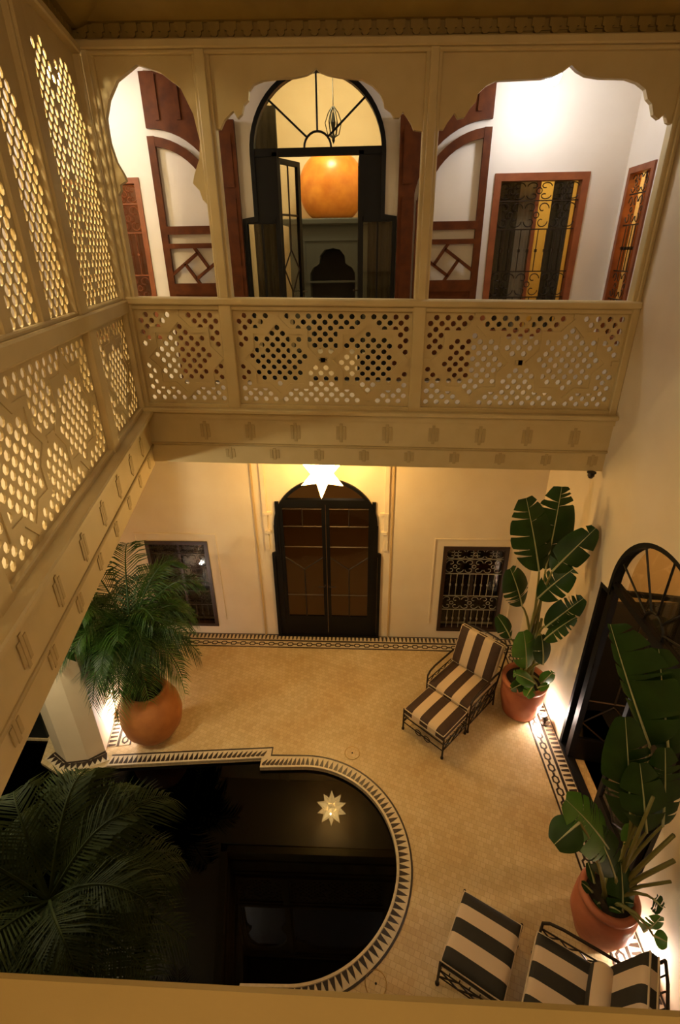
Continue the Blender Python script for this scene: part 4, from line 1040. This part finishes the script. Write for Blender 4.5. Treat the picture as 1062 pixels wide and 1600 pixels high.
pot_tapered(TP1, MT['terracotta_red'], 0.20, 0.25, 0.58, 0.04)
b0 = (2.10, 4.93, 0.55)
LD, LL = MT['leaf'], MT['leaf_light']
for k in range(7):
    a = k*.9; MB().tube([(.05*cos(a), .05*sin(a), .5), (.06*cos(a)+.01, .06*sin(a), .9), (.035*cos(a)+.02, .03*sin(a), 1.25+.05*k)], [.036, .028, .015], 6).build('stem', MT['stalk'], TP1, smooth=True)
def S1(k): a = k*1.1; return (2.11+.04*cos(a), 4.93+.04*sin(a), 1.15)
L1 = [
 ((2.078, 4.850, 2.285), (2.115, 4.950, 3.289), .50, .05, LD, (0, -.9, .4), 5),
 ((1.970, 4.750, 2.325), (1.729, 4.850, 3.199), .50, .05, LD, (0.1, -.9, .4), 5),
 ((2.042, 4.600, 2.428), (2.560, 4.700, 2.933), .34, .08, LD, (0, -.6, .8), 4),
 ((1.993, 4.700, 1.998), (2.238, 4.550, 2.529), .34, .10, LD, (-.1, -.5, .85), 3),
 ((1.891, 4.850, 1.772), (1.649, 4.750, 2.386), .36, .08, LD, (0, -.7, .7), 4),
 ((2.168, 4.750, 1.550), (2.507, 4.600, 2.111), .30, .08, LD, (0.1, -.5, .85), 5),
 ((2.162, 4.700, 1.401), (2.381, 4.550, 1.885), .24, .08, LD, (0.1, -.3, .9), 4),
 ((1.806, 4.800, 1.332), (1.593, 4.750, 1.723), .22, .10, LD, (0, -.7, .7), 1),
 ((2.045, 4.750, 0.898), (1.911, 4.720, 1.540), .34, .10, LL, (0, -.7, .7), 1),
 ((2.219, 4.720, 1.005), (2.117, 4.700, 1.496), .24, .10, LD, (0, -.7, .7), 1),
]
for i, (p, q, w_, dr, m, fc, sp) in enumerate(L1): paddle(TP1, p, q, w_, dr, m, fc, sp, seed=i, stalk_from=S1(i) if i < 7 else (2.10, 4.9, .6))
for i, (p, q, w_, m) in enumerate([((2.160, 4.700, 0.708), (1.847, 4.620, 0.968), .20, LL), ((2.144, 4.700, 0.665), (2.026, 4.550, 0.648), .16, LL), ((2.247, 4.720, 0.691), (2.298, 4.600, 1.023), .16, LL), ((2.211, 4.700, 0.635), (2.266, 4.550, 0.847), .12, LL), ((2.079, 4.750, 0.675), (1.854, 4.620, 0.695), .16, LD)]):
    paddle(TP1, p, q, w_, .1, m, (0, -.5, .85), 1, seed=20+i, stalk_from=(2.10, 4.9, .55))
TP2 = tag(empty('potted_banana_plant', (2.14, 2.48, 0)), 'big banana-leaved plant in a terracotta pot near the right wall, over the bottom right armchair', 'potted plant')
pot_tapered(TP2, MT['terracotta_red'], 0.16, 0.20, 0.60, 0.07)
L2 = [
 ((2.227, 2.750, 2.086), (1.859, 3.050, 3.036), .66, .06, LD, (-.75, -.55, .35), 6),
 ((2.214, 2.620, 1.285), (1.972, 2.750, 2.420), .40, .06, LD, (-.3, -.8, .5), 3),
 ((2.392, 2.550, 1.429), (2.259, 2.650, 2.216), .30, .06, LD, (-.2, -.8, .5), 6),
 ((2.048, 2.500, 1.110), (1.531, 2.450, 1.900), .40, .10, LL, (-.1, -.4, .9), 6),
 ((1.649, 2.400, 1.668), (1.451, 2.300, 1.566), .26, .10, LD, (-.1, -.4, .9), 0),
 ((2.260, 2.550, 1.123), (2.168, 2.600, 1.374), .20, .05, LL, (0, -.6, .8), 1),
 ((2.101, 2.450, 0.893), (1.846, 2.500, 1.476), .32, .10, LD, (-.1, -.5, .85), 3),
 ((2.222, 2.350, 0.436), (2.143, 2.500, 1.028), .26, .06, LD, (0, -.7, .7), 1),
 ((2.247, 2.500, 1.421), (2.081, 2.600, 2.098), .34, .05, LD, (-.3, -.8, .5), 2),
 ((2.353, 2.700, 2.049), (2.154, 2.900, 2.935), .40, .05, LD, (-.5, -.7, .4), 4),
 ((2.325, 2.250, 0.522), (2.368, 2.220, 0.836), .14, .10, LL, (0, -.4, .9), 3),
 ((2.363, 2.200, 0.573), (2.467, 2.150, 0.603), .14, .10, LL, (0, -.4, .9), 0),
 ((2.382, 2.350, 0.792), (2.502, 2.300, 0.767), .16, .10, LD, (0, -.4, .9), 3),
]
for i, (p, q, w_, dr, m, fc, sp) in enumerate(L2): paddle(TP2, p, q, w_, dr, m, fc, sp, seed=40+i, lh=0.22 if i == 0 else 1.0, stalk_from=(2.12+.03*cos(i), 2.46+.03*sin(i), .56))
for i, (p, r_) in enumerate([((2.409, 2.450, 1.477), .024), ((2.476, 2.400, 1.238), .026), ((2.520, 2.350, 1.050), .018), ((2.187, 2.500, 1.848), .018)]):
    q = Vector((min(p[0], 2.45), p[1], p[2]))-TP2.location; MB().tube([(.03, .0, .56), tuple(Vector((.03, 0, .56)).lerp(q, .5)+Vector((0, 0, .04))), tuple(q)], [r_, r_*.85, r_*.7], 6).build('stalk', MT['stalk'], TP2, smooth=True)
for i in range(7):
    a = i*.9+.3; p = Vector((2.10+.1*cos(a), 2.48+.1*sin(a), .57)); q = Vector((2.10+.2*cos(a), 2.48+.2*sin(a), .68+.02*(i % 3)))
    paddle(TP2, p, q, .09, .1, LD, (0, -.2, 1), 0, seed=70+i)
